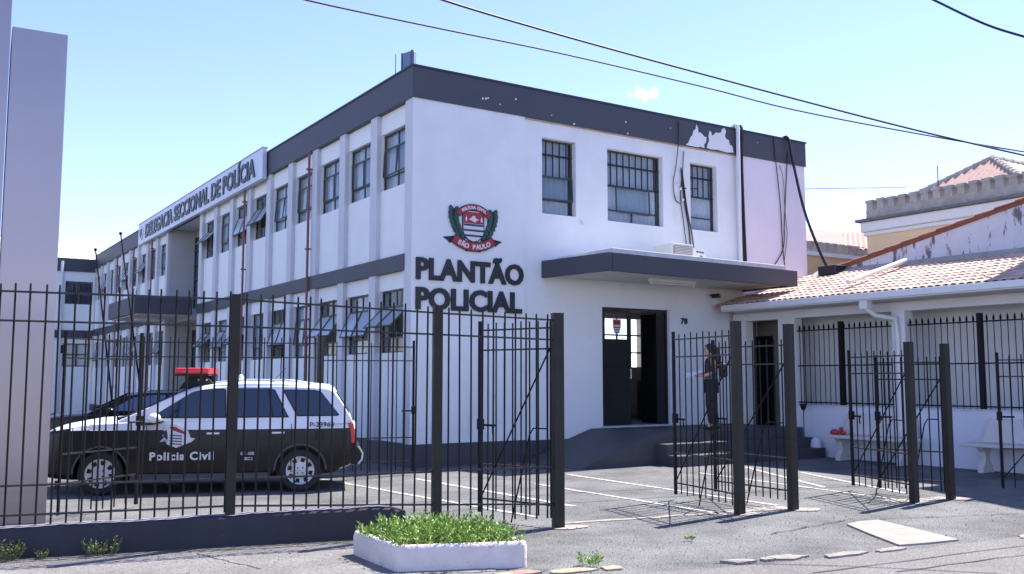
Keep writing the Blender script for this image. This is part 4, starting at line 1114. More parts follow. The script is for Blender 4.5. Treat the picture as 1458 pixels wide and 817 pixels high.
gate('open gate leaf in front of the first bench, left one of the right pair', G2[2], (3.66, -6.38), .09, 1.92, 9)
gate('open gate leaf hinged on the last bronze post towards the right', G2[3], (3.70, -6.78), .09, 1.84, 8)
gate('gate leaf at the right picture edge before the second bench', (5.9, -8.6), (5.09, -7.70), .09, 1.88, 8, stay=False)
for (x, y), zt, lab in zip(G2 + [(5.95, -8.65)], (2.215, 2.20, 2.01, 2.0, 2.0), ('bronze steel gate post in front of the porch, left of the middle pair', 'bronze steel gate post in front of the passage, right of the middle pair', 'bronze steel gate post before the benches, left of the right pair', 'last bronze steel gate post before the benches on the right', 'gate post outside the right picture edge')):
    o = add_post('gate_post', x, y, 0, zt, .098 if zt > 2.1 else .090, None, -.14); tag(o, lab, 'post', 'bronze gate posts')

# inner yard fence beside the police car
gate('inner gate leaf in front of the police car bonnet by the clad pillar', (-6.10, -3.52), (-5.10, -2.80), .06, 2.08, 7, brace=False, stay=False, rails=(2.0, 1.78, .72, .40), group='inner yard gate leaves')
IF = thing('yard_fence', 'inner yard fence of thin bars behind the police car', 'fence', (-2.7, -.3, 0))
add_post('post', -1.95, -.64, 0, 2.23, .11, IF, 0, 'black')
railing_run(IF, (-4.85, 1.05), (-1.95, -.64), .08, .08, 2.22, 2.20, [(2.13, 2.11), (1.9, 1.88), (.6, .6), (.2, .2)], .135, .009, .06, seed=9)
gate('inner gate leaf between dark post and building corner behind the police car', (-1.95, -.64), (-.50, -1.10), .08, 2.14, 11, brace=False, stay=False, group='inner yard gate leaves')

# ------------------------------------------------------------------ cars
def interp(tab, x):
    if x <= tab[0][0]: return tab[0][1]
    for (a, va), (b_, vb) in zip(tab, tab[1:]):
        if x <= b_:
            t = (x - a) / (b_ - a); return va + (vb - va) * t
    return tab[-1][1]
def lower_body(xs, tab, mats, split, zb=.20):
    """closed hull symmetric about y=0; xs stations front to back; tab: dict of interpolation tables"""
    b = MB(); rows = []
    for x in xs:
        w_ = interp(tab['w'], x); zs = interp(tab['shoulder'], x); zt = interp(tab['top'], x); bz = interp(tab['bottom'], x)
        half = [(0, bz), (w_ * .80, bz), (w_ - .035, bz + .03), (w_ - .005, bz + .10), (w_, .50), (w_ - .002, .66), (w_ - .012, min(split, zs - .04)), (w_ - .020, min(split + .004, zs - .035)), (w_ - .045, zs), (w_ - .10, zs + (zt - zs) * .40), (w_ * .62, zs + (zt - zs) * .86), (w_ * .3, zt), (0, zt + .006)]
        rows.append([(x, y, z) for y, z in half] + [(x, -y, z) for y, z in half[-2:0:-1]])
    n = len(rows[0])
    for i in range(len(rows) - 1):
        for k in range(n):
            k2 = (k + 1) % n
            q = [rows[i][k], rows[i][k2], rows[i + 1][k2], rows[i + 1][k]]
            b.cur = 1 if min(p[2] for p in q) >= split - .002 or (sum(p[2] for p in q) / 4 > split + .002) else 0
            b.add(q, [(0, 1, 2, 3)])
    b.cur = 0
    b.add(rows[0], [tuple(range(n))]); b.add(rows[-1], [tuple(range(n - 1, -1, -1))])
    me = b.mesh('body', mats)
    bm = bmesh.new(); bm.from_mesh(me); bmesh.ops.remove_doubles(bm, verts=bm.verts, dist=.0004); bmesh.ops.recalc_face_normals(bm, faces=bm.faces); bm.to_mesh(me); bm.free()
    return me
def cut_arches(o, xs, r, wd, zc):
    dg = None
    for k, x in enumerate(xs):
        for s in (-1, 1):
            c = MB(); c.tube([(x, s * (wd - .26), zc), (x, s * (wd + .2), zc)], r, 28)
            co = c.build('cutter', M['carblack'])
            if o.parent: co.parent = o.parent
            md = o.modifiers.new('cut', 'BOOLEAN'); md.operation = 'DIFFERENCE'; md.object = co; md.solver = 'EXACT'
    bpy.context.view_layer.update()
    dg = bpy.context.evaluated_depsgraph_get()
    me = bpy.data.meshes.new_from_object(o.evaluated_get(dg))
    cutters = [m.object for m in o.modifiers if m.type == 'BOOLEAN']
    o.modifiers.clear(); o.data = me
    for c in cutters: bpy.data.objects.remove(c)
    for p in me.polygons: p.use_smooth = True
    me.set_sharp_from_angle(angle=radians(28))
def wheel(parent, x, y, r, s, full=True):
    """s: +1 left side"""
    wo_ = MB(); pr = [(r * .62, .0), (r * .70, .012), (r * .93, .010), (r, -.02), (r, -.15), (r * .93, -.18), (r * .62, -.18)]
    n = 32; vs = []
    for i in range(n):
        a = 2 * pi * i / n
        for (q, d) in pr: vs.append((x + q * cos(a), y + s * d, r + q * sin(a)))
    k = len(pr)
    wo_.add(vs, [(i * k + j, ((i + 1) % n) * k + j, ((i + 1) % n) * k + (j + 1) % k, i * k + (j + 1) % k) for i in range(n) for j in range(k)])
    W_ = wo_.build('wheel', M['rubber'], parent, smooth=40, world=False)
    b = MB(); R = r * .68; vs = [(x, y + s * .004, r)]
    rings = [(R * .25, .006), (R * .5, .0), (R * .85, -.006), (R * .97, .006), (R, -.012)]
    for q, d in rings:
        for i in range(n): a = 2 * pi * i / n; vs.append((x + q * cos(a), y + s * d, r + q * sin(a)))
    fs = [(0, 1 + i, 1 + (i + 1) % n) for i in range(n)]
    for j in range(len(rings) - 1):
        for i in range(n):
            a = 1 + j * n + i; c = 1 + j * n + (i + 1) % n; fs.append((a, c, c + n, a + n))
    b.add(vs, fs); b.build('hubcap', M['hub'], W_, smooth=40, world=False)
    b = MB()
    for i in range(8):
        a = 2 * pi * (i + .3) / 8; c = R * .73
        pts = []
        for du, dv_ in ((-.022, -.030), (.022, -.030), (.032, .022), (-.032, .022)):
            pts.append((x + (c + dv_) * cos(a) - du * sin(a), r + (c + dv_) * sin(a) + du * cos(a)))
        b = MB(); b.prism(pts, .004, .010, lambda u, v, d: Vector((u, y + s * (d - .002), v))); b.build('hub_hole', M['carblack'], W_, world=False)
    for i in range(4):
        a = 2 * pi * (i + .5) / 4; b = MB(); b.tube([(x + .05 * cos(a), y + s * .001, r + .05 * sin(a)), (x + .05 * cos(a), y + s * .010, r + .05 * sin(a))], .010, 8)
        b.build('wheel_bolt', M['carblack'], W_, world=False)

HD = atan2(.381, -.924)
near_f = Vector((-5.26, -1.33)); near_r = Vector((-2.86, -2.32))
lf = Vector((-.381, -.924)); mid = (near_f + near_r) / 2 - lf * .80
CAR = thing('police_car', 'white over black Polícia Civil station wagon with red roof light bar', 'police car', (mid.x, mid.y, 0), HD)
tab = dict(w=[(-2.04, .70), (-1.96, .77), (-1.6, .80), (-1.0, .82), (1.2, .82), (1.75, .79), (2.0, .71), (2.13, .58)],
           shoulder=[(-2.08, .86), (-1.9, .94), (0, .965), (.9, .96), (1.5, .93), (2.0, .84), (2.13, .74)],
           top=[(-2.08, .90), (-1.9, .98), (0, 1.0), (.95, 1.03), (1.5, 1.00), (1.95, .91), (2.13, .80)],
           bottom=[(-2.08, .38), (-1.9, .30), (-1.6, .20), (1.7, .20), (2.0, .22), (2.13, .30)])
xs = [2.14, 2.10, 2.02, 1.9, 1.7, 1.45, 1.2, .95, .6, .2, -.3, -.8, -1.2, -1.5, -1.75, -1.92, -2.0, -2.05]
body = place('body', lower_body(xs, tab, [M['carblack'], M['carwhite']], .86), CAR)
cut_arches(body, (1.30, -1.30), .345, .82, .30)
# greenhouse
gx = [(1.10, 1.0), (.85, 1.115), (.55, 1.265), (.32, 1.375), (.16, 1.425), (-.1, 1.468), (-.5, 1.49), (-1.0, 1.485), (-1.45, 1.465), (-1.66, 1.445), (-1.745, 1.40), (-1.87, 1.20), (-1.985, 1.0), (-2.0, .95)]
def gy(z): return .762 - .30 * (z - .95)
b = MB(); rows = []
for x, zt in gx:
    yr = gy(zt)
    e = .045 if zt > 1.3 else .02
    half = [(gy(.93) if x > -1.95 else .70, .93), (gy(min(1.02, zt - .03)), min(1.02, zt - .03)), (gy(zt - e), zt - e), (yr - .03, zt - .012), (yr - .12, zt + .008), (yr * .45, zt + .022), (0, zt + .026)]
    rows.append([(x, y, z) for y, z in half] + [(x, -y, z) for y, z in half[-2::-1]])
n = len(rows[0])
for i in range(len(rows) - 1):
    for k in range(n - 1): b.add([rows[i][k], rows[i][k + 1], rows[i + 1][k + 1], rows[i + 1][k]], [(0, 1, 2, 3)])
b.add(rows[0], [tuple(range(n))]); b.add(rows[-1], [tuple(range(n - 1, -1, -1))])
me = b.mesh('cabin', M['carwhite'])
bm = bmesh.new(); bm.from_mesh(me); bmesh.ops.remove_doubles(bm, verts=bm.verts, dist=.0004); bmesh.ops.recalc_face_normals(bm, faces=bm.faces); bm.to_mesh(me); bm.free()
for p in me.polygons: p.use_smooth = True
me.set_sharp_from_angle(angle=radians(32))
place('cabin', me, CAR)
def side_glass(poly, s, name='window', out=.006, m='carglass', th=.006):
    b = MB(); b.prism(poly, out, out + th, lambda u, v, d: Vector((u, s * (gy(v) + d), v))); return b.build(name, M[m], CAR, world=False)
for s in (1, -1):
    for poly in ([(.66, 1.015), (.60, 1.09), (.18, 1.365), (.05, 1.400), (-.24, 1.415), (-.27, 1.39), (-.29, 1.015)],
                 [(-.38, 1.015), (-.37, 1.38), (-.40, 1.418), (-.86, 1.418), (-.93, 1.395), (-1.13, 1.015)],
                 [(-1.24, 1.03), (-1.04, 1.38), (-1.07, 1.402), (-1.48, 1.392), (-1.56, 1.37), (-1.82, 1.045), (-1.79, 1.03)]):
        side_glass([(u * 1.0, v) for u, v in poly], s, 'window_seal', .001, 'rubber', .006)
        cxm = sum(p[0] for p in poly) / len(poly); czm = sum(p[1] for p in poly) / len(poly)
        side_glass([(cxm + (u - cxm) * .955, czm + (v - czm) * .93) for u, v in poly], s, 'window', .004, 'carglass', .006)
    side_glass([(-.93, 1.02), (-.905, 1.02), (-.83, 1.40), (-.85, 1.40)], s, 'window_bar', .008, 'rubber', .006)
    # door seams, sills, handles, rub strips
    for x in (.72, -.33, -1.18):
        b = MB(); b.prism([(x, .27), (x + .010, .27), (x + .014, .93), (x + .004, .93)], 0, .003, lambda u, v, d: Vector((u, s * (.818 + d), v))); b.build('door_seam', M['rubber'], CAR, world=False)
    for x in (-.22, -1.08):
        b = MB(); b.box(x, x + .17, s * .818, s * .845, .795, .822); bevel(b.build('door_handle', M['chrome'], CAR, world=False), .006)
    b = MB(); b.box(-.9, .92, s * .800, s * .835, .19, .275); bevel(b.build('sill_trim', M['trim'], CAR, world=False), .01)
    b = MB(); b.box(-1.62, -1.50, s * .805, s * .8215, .70, .82); bevel(b.build('fuel_flap' if s < 0 else 'body_seam', M['carblack'], CAR, world=False), .004)
    b = MB(); b.prism([(1.66, .55), (1.672, .55), (1.672, .90), (1.66, .90)], 0, .003, lambda u, v, d: Vector((u, s * (.792 + d), v))); b.build('bumper_seam', M['trim'], CAR, world=False)
    # mirror
    b = MB(); b.sphere((.62, s * .90, 1.02), .10, 14, 10, (.85, .95, .72)); mo = b.build('mirror', M['carwhite'], CAR, smooth=True, world=False)
    b = MB(); b.prism([(.76, .965), (.60, .955), (.52, .985), (.54, .955), (.66, .93), (.78, .94)], .70, .96, lambda u, v, d: Vector((u, s * d, v))); b.build('mirror_arm', M['rubber'], mo, world=False)
    # lamps
    b = MB(); b.prism([(-1.94, .93), (-2.02, .93), (-2.06, .66), (-1.98, .64)], .58, .735, lambda u, v, d: Vector((u, s * d, v)))
    bevel(b.build('tail_lamp', M['redlamp'], CAR, world=False), .012)
    b = MB(); b.prism([(2.0, .81), (2.10, .76), (2.13, .64), (1.98, .64)], .42, .70, lambda u, v, d: Vector((u, s * d, v)))
    bevel(b.build('headlight', M['windshield'], CAR, world=False), .015)
    for x in (1.30, -1.30):
        # arch liner ring
        b = MB(); n = 20
        pts = [(x + .36 * cos(pi * k / n), .30 + .36 * sin(pi * k / n)) for k in range(n + 1)] + [(x + .335 * cos(pi * k / n), .30 + .335 * sin(pi * k / n)) for k in range(n, -1, -1)]
        b.prism(pts, .806, .829, lambda u, v, d: Vector((u, s * d, v))); b.build('wheel_arch', M['trim'], CAR, world=False)
        wheel(CAR, x, s * .805, .292, s)
# windshield and rear glass
def slope_glass(name, p, q, w0, w1, m):
    (xa, za), (xb, zb_) = p, q
    d = Vector((xb - xa, 0, zb_ - za)); nrm = Vector((-(zb_ - za), 0, xb - xa)).normalized()
    if nrm.z < 0: nrm = -nrm
    b = MB(); vs = []; K = 8
    for t in (0, 1):
        for k in range(K + 1):
            y = (-1 + 2 * k / K); wy = (w0 if t == 0 else w1) * y; bow = .030 * (1 - y * y)
            base = Vector((xa, wy, za)) if t == 0 else Vector((xb, wy, zb_))
            vs.append(base + nrm * (.012 + bow * .7))
    b.add(vs, [(k, k + 1, K + 2 + k, K + 1 + k) for k in range(K)]); b.build(name, M[m], CAR, smooth=True, world=False)
slope_glass('windshield', (1.05, 1.022), (.24, 1.408), .68, .585, 'windshield')
slope_glass('rear_window', (-1.95, 1.07), (-1.765, 1.37), .63, .58, 'carglass')
b = MB(); b.box(.9, 1.14, -.66, .66, .985, 1.035); bevel(b.build('wiper_cowl', M['rubber'], CAR, world=False), .015)
b = MB(); b.box(2.06, 2.20, -.66, .66, .28, .56); bevel(b.build('front_bumper', M['carblack'], CAR, world=False), .04, 3)
b = MB(); b.box(-2.13, -1.98, -.70, .70, .34, .60); bevel(b.build('rear_bumper', M['carblack'], CAR, world=False), .05, 3)
b = MB(); b.tube([(-2.09, .70, .60), (-2.15, .66, .50), (-2.14, .68, .42), (-2.09, .70, .36)], .015, 6); b.build('bumper_trim', M['chrome'], CAR, smooth=True, world=False)
b = MB(); b.box(2.10, 2.135, -.36, .36, .60, .70); b.build('grille', M['trim'], CAR, world=False)
b = MB(); b.box(-.9, -.86, .24, .26, 1.5, 1.53); b.tube([(-.88, .25, 1.52), (-1.05, .25, 1.70)], .004, 5); b.build('aerial', M['rubber'], CAR, world=False)
b = MB(); b.sphere((-.42, .2, 1.545), .045, 10, 8, (1.0, .8, 1.5)); b.build('beacon', M['pvc'], CAR, smooth=True, world=False)
for s in (1, -1):
    b = MB(); b.tube([(-.1, s * .56, 1.50), (-.5, s * .565, 1.535), (-1.1, s * .56, 1.53), (-1.45, s * .55, 1.475)], .014, 6); b.build('roof_rail', M['carwhite'], CAR, smooth=True, world=False)
# light bar
b = MB(); b.box(-.02, .44, -.56, .56, 1.605, 1.70); lb = bevel(b.build('light_bar', M['redlamp'], CAR, world=False), .03, 3)
b = MB(); b.box(-.02, .44, -.565, .565, 1.590, 1.608); b.build('light_bar_base', M['rubber'], lb, world=False)
for s in (-1, 1):
    b = MB(); b.prism([(-.08, 1.47), (.04, 1.59), (.26, 1.59), (.40, 1.40)], .34, .42, lambda u, v, d: Vector((u, s * d, v))); b.build('light_bar_foot', M['rubber'], lb, world=False)
for x in (0.02, .13):
    b = MB(); b.sphere((x, .44, 1.535), .016, 8, 6); b.build('bolt', M['chrome'], lb, world=False)
b = MB(); b.box(-.06, .2, -.2, .2, 1.5, 1.6); b.build('siren', M['carblack'], lb, world=False)
# lettering on the near (left) side: reads towards the tail, local -x
LR = (pi / 2, 0, pi)
def side_text(s_, x, z, wd, h, off=.02, m='decal', y=.823, space=1.0):
    o = letters(s_, CAR, (x, y, z), LR, wd, h, .002, off, M[m], name='marking', one=True, space=space)[0]; return o
side_text('Policia Civil', .68, .46, .83, .100, .034, space=1.14)
side_text('G.T. - DISE', -.50, .515, .18, .036, .02)
side_text('SECC 2', -.55, .445, .11, .036, .02)
side_text('P-23964', -1.42, .885, .33, .062, .018, 'emblack', .815)
def side_poly(poly, m, y=.820, d=.003, name='marking'):
    b = MB(); b.prism(poly, 0, d, lambda u, v, dd: Vector((u, y + dd, v))); b.build(name, M[m], CAR, world=False)
side_poly([(.50, .92), (.36, .94), (.20, .86), (.16, .76), (.22, .67), (.34, .62), (.46, .67), (.52, .78)], 'decal')
side_poly([(.56, .70), (.48, .74), (.44, .68), (.34, .63), (.22, .67), (.14, .70), (.10, .745), (.17, .755), (.22, .70), (.34, .66), (.45, .71), (.50, .76)], 'decal', .8215)
for k in range(4): side_poly([(.43, .80 - k * .038), (.27, .785 - k * .038), (.27, .770 - k * .038), (.43, .785 - k * .038)], 'emnavy', .8235, .002)
side_poly([(.44, .90), (.37, .905), (.24, .835), (.23, .80), (.30, .82), (.40, .86)], 'emred', .8235, .001)
side_poly([(.52, .84), (.47, .86), (.45, .75), (.50, .70)], 'emnavy', .8232, .001)

# second car, dark, parked behind
h2 = Vector((-.924, .381)); wb = Vector((-4.43, 3.11))
c2 = wb - h2 * .80
CAR2 = thing('parked_car', 'low dark saloon parked behind the police car, half hidden', 'car', (c2.x, c2.y, 0), HD)
tab2 = dict(w=[(-2.0, .66), (-1.8, .78), (1.3, .80), (1.9, .74), (2.05, .6)], shoulder=[(-2.0, .86), (-1.5, .95), (.9, .93), (1.6, .88), (2.05, .72)],
            top=[(-2.0, .90), (-1.5, 1.0), (.9, 1.0), (1.6, .95), (2.05, .78)], bottom=[(-2.0, .3), (-1.6, .2), (1.7, .2), (2.05, .28)])
body2 = place('body', lower_body([2.05, 1.95, 1.7, 1.3, .9, .3, -.5, -1.2, -1.7, -1.95, -2.02], tab2, [M['carblack'], M['carblack']], .86), CAR2)
cut_arches(body2, (1.25, -1.2), .34, .80, .30)
b = MB()
sec = [(.95, .98), (.35, 1.27), (.05, 1.32), (-.6, 1.33), (-1.0, 1.28), (-1.6, .98)]
rows = []
for x, z in sec: rows.append([(x, .70, .95), (x, gy(z) - .04, z - .02), (x, gy(z) - .14, z + .01), (x, 0, z + .03), (x, -gy(z) + .14, z + .01), (x, -gy(z) + .04, z - .02), (x, -.70, .95)])
for i in range(len(rows) - 1):
    for k in range(6): b.add([rows[i][k], rows[i][k + 1], rows[i + 1][k + 1], rows[i + 1][k]], [(0, 1, 2, 3)])
b.add(rows[0], [tuple(range(7))]); b.add(rows[-1], [tuple(range(6, -1, -1))])
b.build('cabin', M['carblack'], CAR2, smooth=35, world=False)
for s in (1, -1):
    b = MB(); b.prism([(.62, 1.0), (.22, 1.23), (-.1, 1.27), (-.3, 1.27), (-.3, 1.0)], 0, .006, lambda u, v, d: Vector((u, s * (gy(v) - .035 + d), v))); b.build('window', M['windshield'], CAR2, world=False)
    b = MB(); b.prism([(-.36, 1.0), (-.36, 1.27), (-.8, 1.25), (-1.2, 1.02)], 0, .006, lambda u, v, d: Vector((u, s * (gy(v) - .035 + d), v))); b.build('window', M['windshield'], CAR2, world=False)
    b = MB(); b.sphere((.55, s * .86, 1.0), .09, 12, 8, (.8, 1, .7)); b.build('mirror', M['carblack'], CAR2, smooth=True, world=False)
    for x in (1.25, -1.2): wheel(CAR2, x, s * .79, .29, s)
b = MB(); b.add([(.93, .62, 1.01), (.93, -.62, 1.01), (.37, -.54, 1.30), (.37, .54, 1.30)], [(0, 1, 2, 3)]); b.build('windshield', M['windshield'], CAR2, world=False)

# ------------------------------------------------------------------ person on the porch
def skin_mesh(name, verts, edges, radii, mats, sub=2, faces=()):
    me = bpy.data.meshes.new(name); me.from_pydata(verts, edges, list(faces))
    o = bpy.data.objects.new(name, me); C.objects.link(o)
    o.modifiers.new('skin', 'SKIN')
    lay = me.skin_vertices[0].data if len(me.skin_vertices) else None
    for i, rr in enumerate(radii):
        lay[i].radius = rr if isinstance(rr, tuple) else (rr, rr)
    lay[0].use_root = True
    m = o.modifiers.new('sub', 'SUBSURF'); m.levels = sub; m.render_levels = sub
    bpy.context.view_layer.update()
    dg = bpy.context.evaluated_depsgraph_get()
    out = bpy.data.meshes.new_from_object(o.evaluated_get(dg)); bpy.data.objects.remove(o)
    out.materials.clear(); out.materials.append(mats)
    for p in out.polygons: p.use_smooth = True
    return out
# local frame: +x faces forward, +y her left, z up; height 1.62
V = [(0, 0, .92), (0, 0, 1.08), (.01, 0, 1.24), (0, 0, 1.36), (.01, 0, 1.43), (.025, 0, 1.50), (.03, 0, 1.57),   # 0 pelvis .. 6 crown
     (.02, .085, .88), (.06, .09, .50), (.02, .09, .10), (.13, .10, .035),      # 7-10 left leg (forward)
     (-.01, -.085, .88), (-.02, -.09, .49), (-.09, -.09, .10), (.02, -.10, .035), # 11-14 right leg
     (0, .165, 1.33), (-.03, .20, 1.10), (.17, .16, 1.03), (.235, .13, 1.035),   # 15-18 left arm bent forward
     (0, -.165, 1.33), (-.02, -.20, 1.09), (.16, -.15, 1.06), (.225, -.13, 1.07)] # 19-22 right arm
Eg = [(0, 1), (1, 2), (2, 3), (3, 4), (4, 5), (5, 6), (0, 7), (7, 8), (8, 9), (9, 10), (0, 11), (11, 12), (12, 13), (13, 14), (3, 15), (15, 16), (16, 17), (17, 18), (3, 19), (19, 20), (20, 21), (21, 22)]
Rd = [(.105, .14), (.09, .115), (.10, .135), (.075, .12), (.045, .045), (.078, .070), (.075, .068), .085, .055, .035, (.035, .028), .085, .055, .035, (.035, .028), .050, .044, .032, (.032, .020), .050, .044, .032, (.032, .020)]
def finger_chain(base, dirv, side):
    pass
# five fingers on each hand, part of the same skinned body
for hi, s in ((18, 1), (22, -1)):
    hx, hy, hz = V[hi]
    for k, (dz, L_) in enumerate(((.018, .062), (.006, .070), (-.006, .066), (-.018, .052))):
        i0 = len(V); V.append((hx + .035, hy - s * .004, hz + dz)); V.append((hx + .035 + L_ * .55, hy - s * .014, hz + dz - .004)); V.append((hx + .035 + L_ * .85, hy - s * .034, hz + dz - .010))
        Eg += [(hi, i0), (i0, i0 + 1), (i0 + 1, i0 + 2)]; Rd += [.0095, .0085, .007]
    i0 = len(V); V.append((hx + .012, hy - s * .026, hz + .024)); V.append((hx + .040, hy - s * .040, hz + .030)); Eg += [(hi, i0), (i0, i0 + 1)]; Rd += [.010, .008]
pb = skin_mesh('person', V, Eg, Rd, M['skin'], 2)
# face: nose, brow, chin pulled from the head surface
PX, PY, PZ = 5.70, -1.62, .575
pr_ = pi - .62
person = place('person', pb, None, (PX, PY, PZ), (0, 0, pr_))
tag(person, 'person in black top and dark trousers holding white papers outside the entrance', 'person')
def pchild(nm, b, m, smooth=True): return b.build(nm, M[m], person, smooth=smooth, world=False)
b = MB(); b.sphere((.045, 0, 1.535), .088, 16, 12, (.98, .84, 1.22)); b.sphere((.125, 0, 1.525), .016, 8, 6, (1.0, .7, 1.3)); b.sphere((.115, 0, 1.485), .018, 8, 6, (.7, 1.2, .4)); b.sphere((.095, 0, 1.452), .030, 8, 6)
for s in (1, -1): b.sphere((.035, s * .076, 1.53), .020, 8, 6, (.7, .4, 1.3))
pchild('face', b, 'skin')
b = MB()
for s in (1, -1): b.sphere((.118, s * .030, 1.548), .011, 8, 6, (.6, 1.2, .6))
pchild('eye', b, 'cloth')
b = MB(); b.sphere((.018, 0, 1.555), .100, 16, 12, (.98, .90, 1.10)); b.tube([(-.03, 0, 1.60), (-.085, 0, 1.50), (-.115, .0, 1.38), (-.125, .0, 1.24), (-.11, 0, 1.16)], [.06, .085, .080, .055, .012], 12)
pchild('hair', b, 'hair')
b = MB(); b.tube([(.065, -.02, 1.60), (.09, 0, 1.605), (.065, .02, 1.60)], .025, 8); pchild('fringe', b, 'hair')
tv = [(0, 0, .98), (0, 0, 1.08), (.01, 0, 1.24), (0, 0, 1.35), (0, .140, 1.345), (0, -.140, 1.345)]
tr = [(.14, .17), (.13, .15), (.14, .165), (.10, .14), .062, .062]
place('top', skin_mesh('top', tv, [(0, 1), (1, 2), (2, 3), (3, 4), (3, 5)], tr, mat('brown_black_top', (.06, .042, .038), .85), 2), person)
b = MB(); b.tube([(0, 0, .93), (0, 0, .965), (.0, 0, 1.02), (.005, 0, 1.06)], [.158, .160, .152, .135], 18); b.v = [(v[0] * .82, v[1], v[2]) for v in b.v]; pchild('shirt_hem', b, 'greycloth')
lv = [(0, 0, .93), (.02, .085, .86), (.06, .09, .50), (.02, .09, .09), (-.01, -.085, .86), (-.02, -.09, .49), (-.09, -.09, .09)]
place('trousers', skin_mesh('trousers', lv, [(0, 1), (1, 2), (2, 3), (0, 4), (4, 5), (5, 6)], [(.14, .17), .125, .088, .072, .125, .088, .072], M['navy'], 2), person)
for x, y in ((.02, .09), (-.09, -.09)):
    b = MB(); b.sphere((x + .055, y, .035), .10, 14, 8, (1.25, .45, .38)); b.v = [(v[0], v[1], max(v[2], .001)) for v in b.v]; pchild('shoe', b, 'cloth')
bg_ = thing('shoulder_bag', 'dark handbag with a bright buckle carried on the person\'s back', 'bag', (PX, PY, PZ), pr_)
b = MB(); b.box(-.30, -.15, -.12, .12, 1.0, 1.27); bevel(b.build('bag_body', M['bag'], bg_, world=False), .05, 4)
b = MB(); b.tube([(-.22, 0, 1.26), (-.12, .05, 1.36), (0, .12, 1.41), (.10, .10, 1.33), (.12, .06, 1.18)], .012, 6); b.build('strap', M['bag'], bg_, smooth=True, world=False)
b = MB(); b.sphere((-.20, .125, 1.26), .016, 8, 6); b.build('buckle', M['chrome'], bg_, world=False)
b = MB(); T = Matrix.Translation((.36, 0, 1.08)) @ Euler((0, radians(14), 0)).to_matrix().to_4x4()
for k in range(3): b.box(-.16, .16, -.10 + k * .01, .10 - k * .01, -.035 + k * .022, -.018 + k * .022, T)
pp = b.build('papers', M['paper'], None); pp.location = (PX, PY, PZ); pp.rotation_euler = (0, 0, pr_); tag(pp, 'white folded papers held out in front of the person', 'papers')
tc_ = thing('traffic_cone', 'orange traffic cone with a pale band just inside the door', 'cone', (7.35, 2.0, .576))
b = MB(); b.tube([(7.35, 2.0, .60), (7.35, 2.0, .98)], [.12, .03], 14); b.build('cone_body', M['orange'], tc_, smooth=True)
b = MB(); b.tube([(7.35, 2.0, .74), (7.35, 2.0, .83)], [.092, .066], 14); b.build('band', M['emwhite'], tc_, smooth=True)
b = MB(); b.box(7.19, 7.51, 1.85, 2.15, .576, .60); b.build('foot', M['orange'], tc_)

# ------------------------------------------------------------------ planter
cor = [Vector((-4.18, -8.03)), Vector((-3.16, -8.42)), Vector((-3.00, -7.52)), Vector((-4.16, -7.08))]
def rounded(ps, inset, rad, k=5):
    cen = sum(ps, Vector((0, 0))) / len(ps); out = []
    q = []
    for i, p in enumerate(ps):
        a = (ps[i - 1] - p).normalized(); c = (ps[(i + 1) % len(ps)] - p).normalized()
        bis = (a + c).normalized(); sn = abs(a.cross(c)); q.append(p + (a + c) / max(sn, .3) * inset)
    for i, p in enumerate(q):
        a = (q[i - 1] - p).normalized(); c = (q[(i + 1) % len(q)] - p).normalized()
        p0 = p + a * rad; p1 = p + c * rad
        for j in range(k + 1):
            t = j / k; out.append((1 - t) ** 2 * p0 + 2 * t * (1 - t) * p + t * t * p1)
    return out
PLN = thing('planter_box', 'square whitewashed concrete planter on the sidewalk holding bright green plants', 'planter', (-3.6, -7.78, 0))
o_, i_ = rounded(cor, 0, .075), rounded(cor, .07, .05)
levels = [(o_, 0, .0), (o_, .17, .0), (o_, .205, .012), (o_, .212, .03), (i_, .212, -.01), (i_, .20, 0), (i_, .10, 0)]
b = MB(); cen = sum(cor, Vector((0, 0))) / 4; vs = []; r = random.Random(6); n = len(o_)
for ring, z, ins in levels:
    for p in ring:
        d = (cen - p).normalized(); pq = p + d * (ins + r.uniform(-.003, .003)); vs.append((pq.x, pq.y, z + (r.uniform(-.004, .004) if z > .1 else 0)))
b.add(vs, [(j * n + i, j * n + (i + 1) % n, (j + 1) * n + (i + 1) % n, (j + 1) * n + i) for j in range(len(levels) - 1) for i in range(n)])
b.build('box_wall', M['planter'], PLN, smooth=50)
b = MB(); b.add([(p.x, p.y, .13) for p in i_], [tuple(range(n))]); b.build('soil', M['soil'], PLN)
def leafy(b, base, up, L, wd, r):
    """one pointed leaf, four verts bent"""
    d = up.normalized(); s = d.cross(Vector((r.uniform(-1, 1), r.uniform(-1, 1), r.uniform(-.3, .3)))).normalized() * wd
    nn = d.cross(s).normalized()
    m1 = base + d * L * .45 + nn * L * .10; tip = base + d * L - nn * L * .12
    b.add([base, m1 + s, tip, m1 - s], [(0, 1, 2), (0, 2, 3)])
b = MB(); r = random.Random(21)
def in_planter(u, v): return (cor[0] * (1 - u) + cor[1] * u) * (1 - v) + (cor[3] * (1 - u) + cor[2] * u) * v
for i in range(560):
    u, v = r.uniform(.05, .95), r.uniform(.06, .95)
    p = in_planter(u, v); h = r.uniform(.06, .165) * (1.15 - .35 * abs(u - .5) * 2 * r.random())
    if u < .12 or u > .9: h *= .8
    lean = Vector((r.uniform(-.35, .35) + (u - .5) * .7, r.uniform(-.35, .35) + (v - .5) * .5, 1)).normalized()
    b0 = Vector((p.x, p.y, .12))
    nl = r.randint(9, 13)
    for k in range(nl):
        t = .25 + .75 * k / nl; a = k * 2.4 + r.random()
        up = Vector((cos(a), sin(a), r.uniform(.35, 1.1)))
        leafy(b, b0 + lean * h * t * 1.35, up, r.uniform(.028, .052), r.uniform(.007, .013), r)
    leafy(b, b0 + lean * h * 1.3, lean, .05, .012, r)
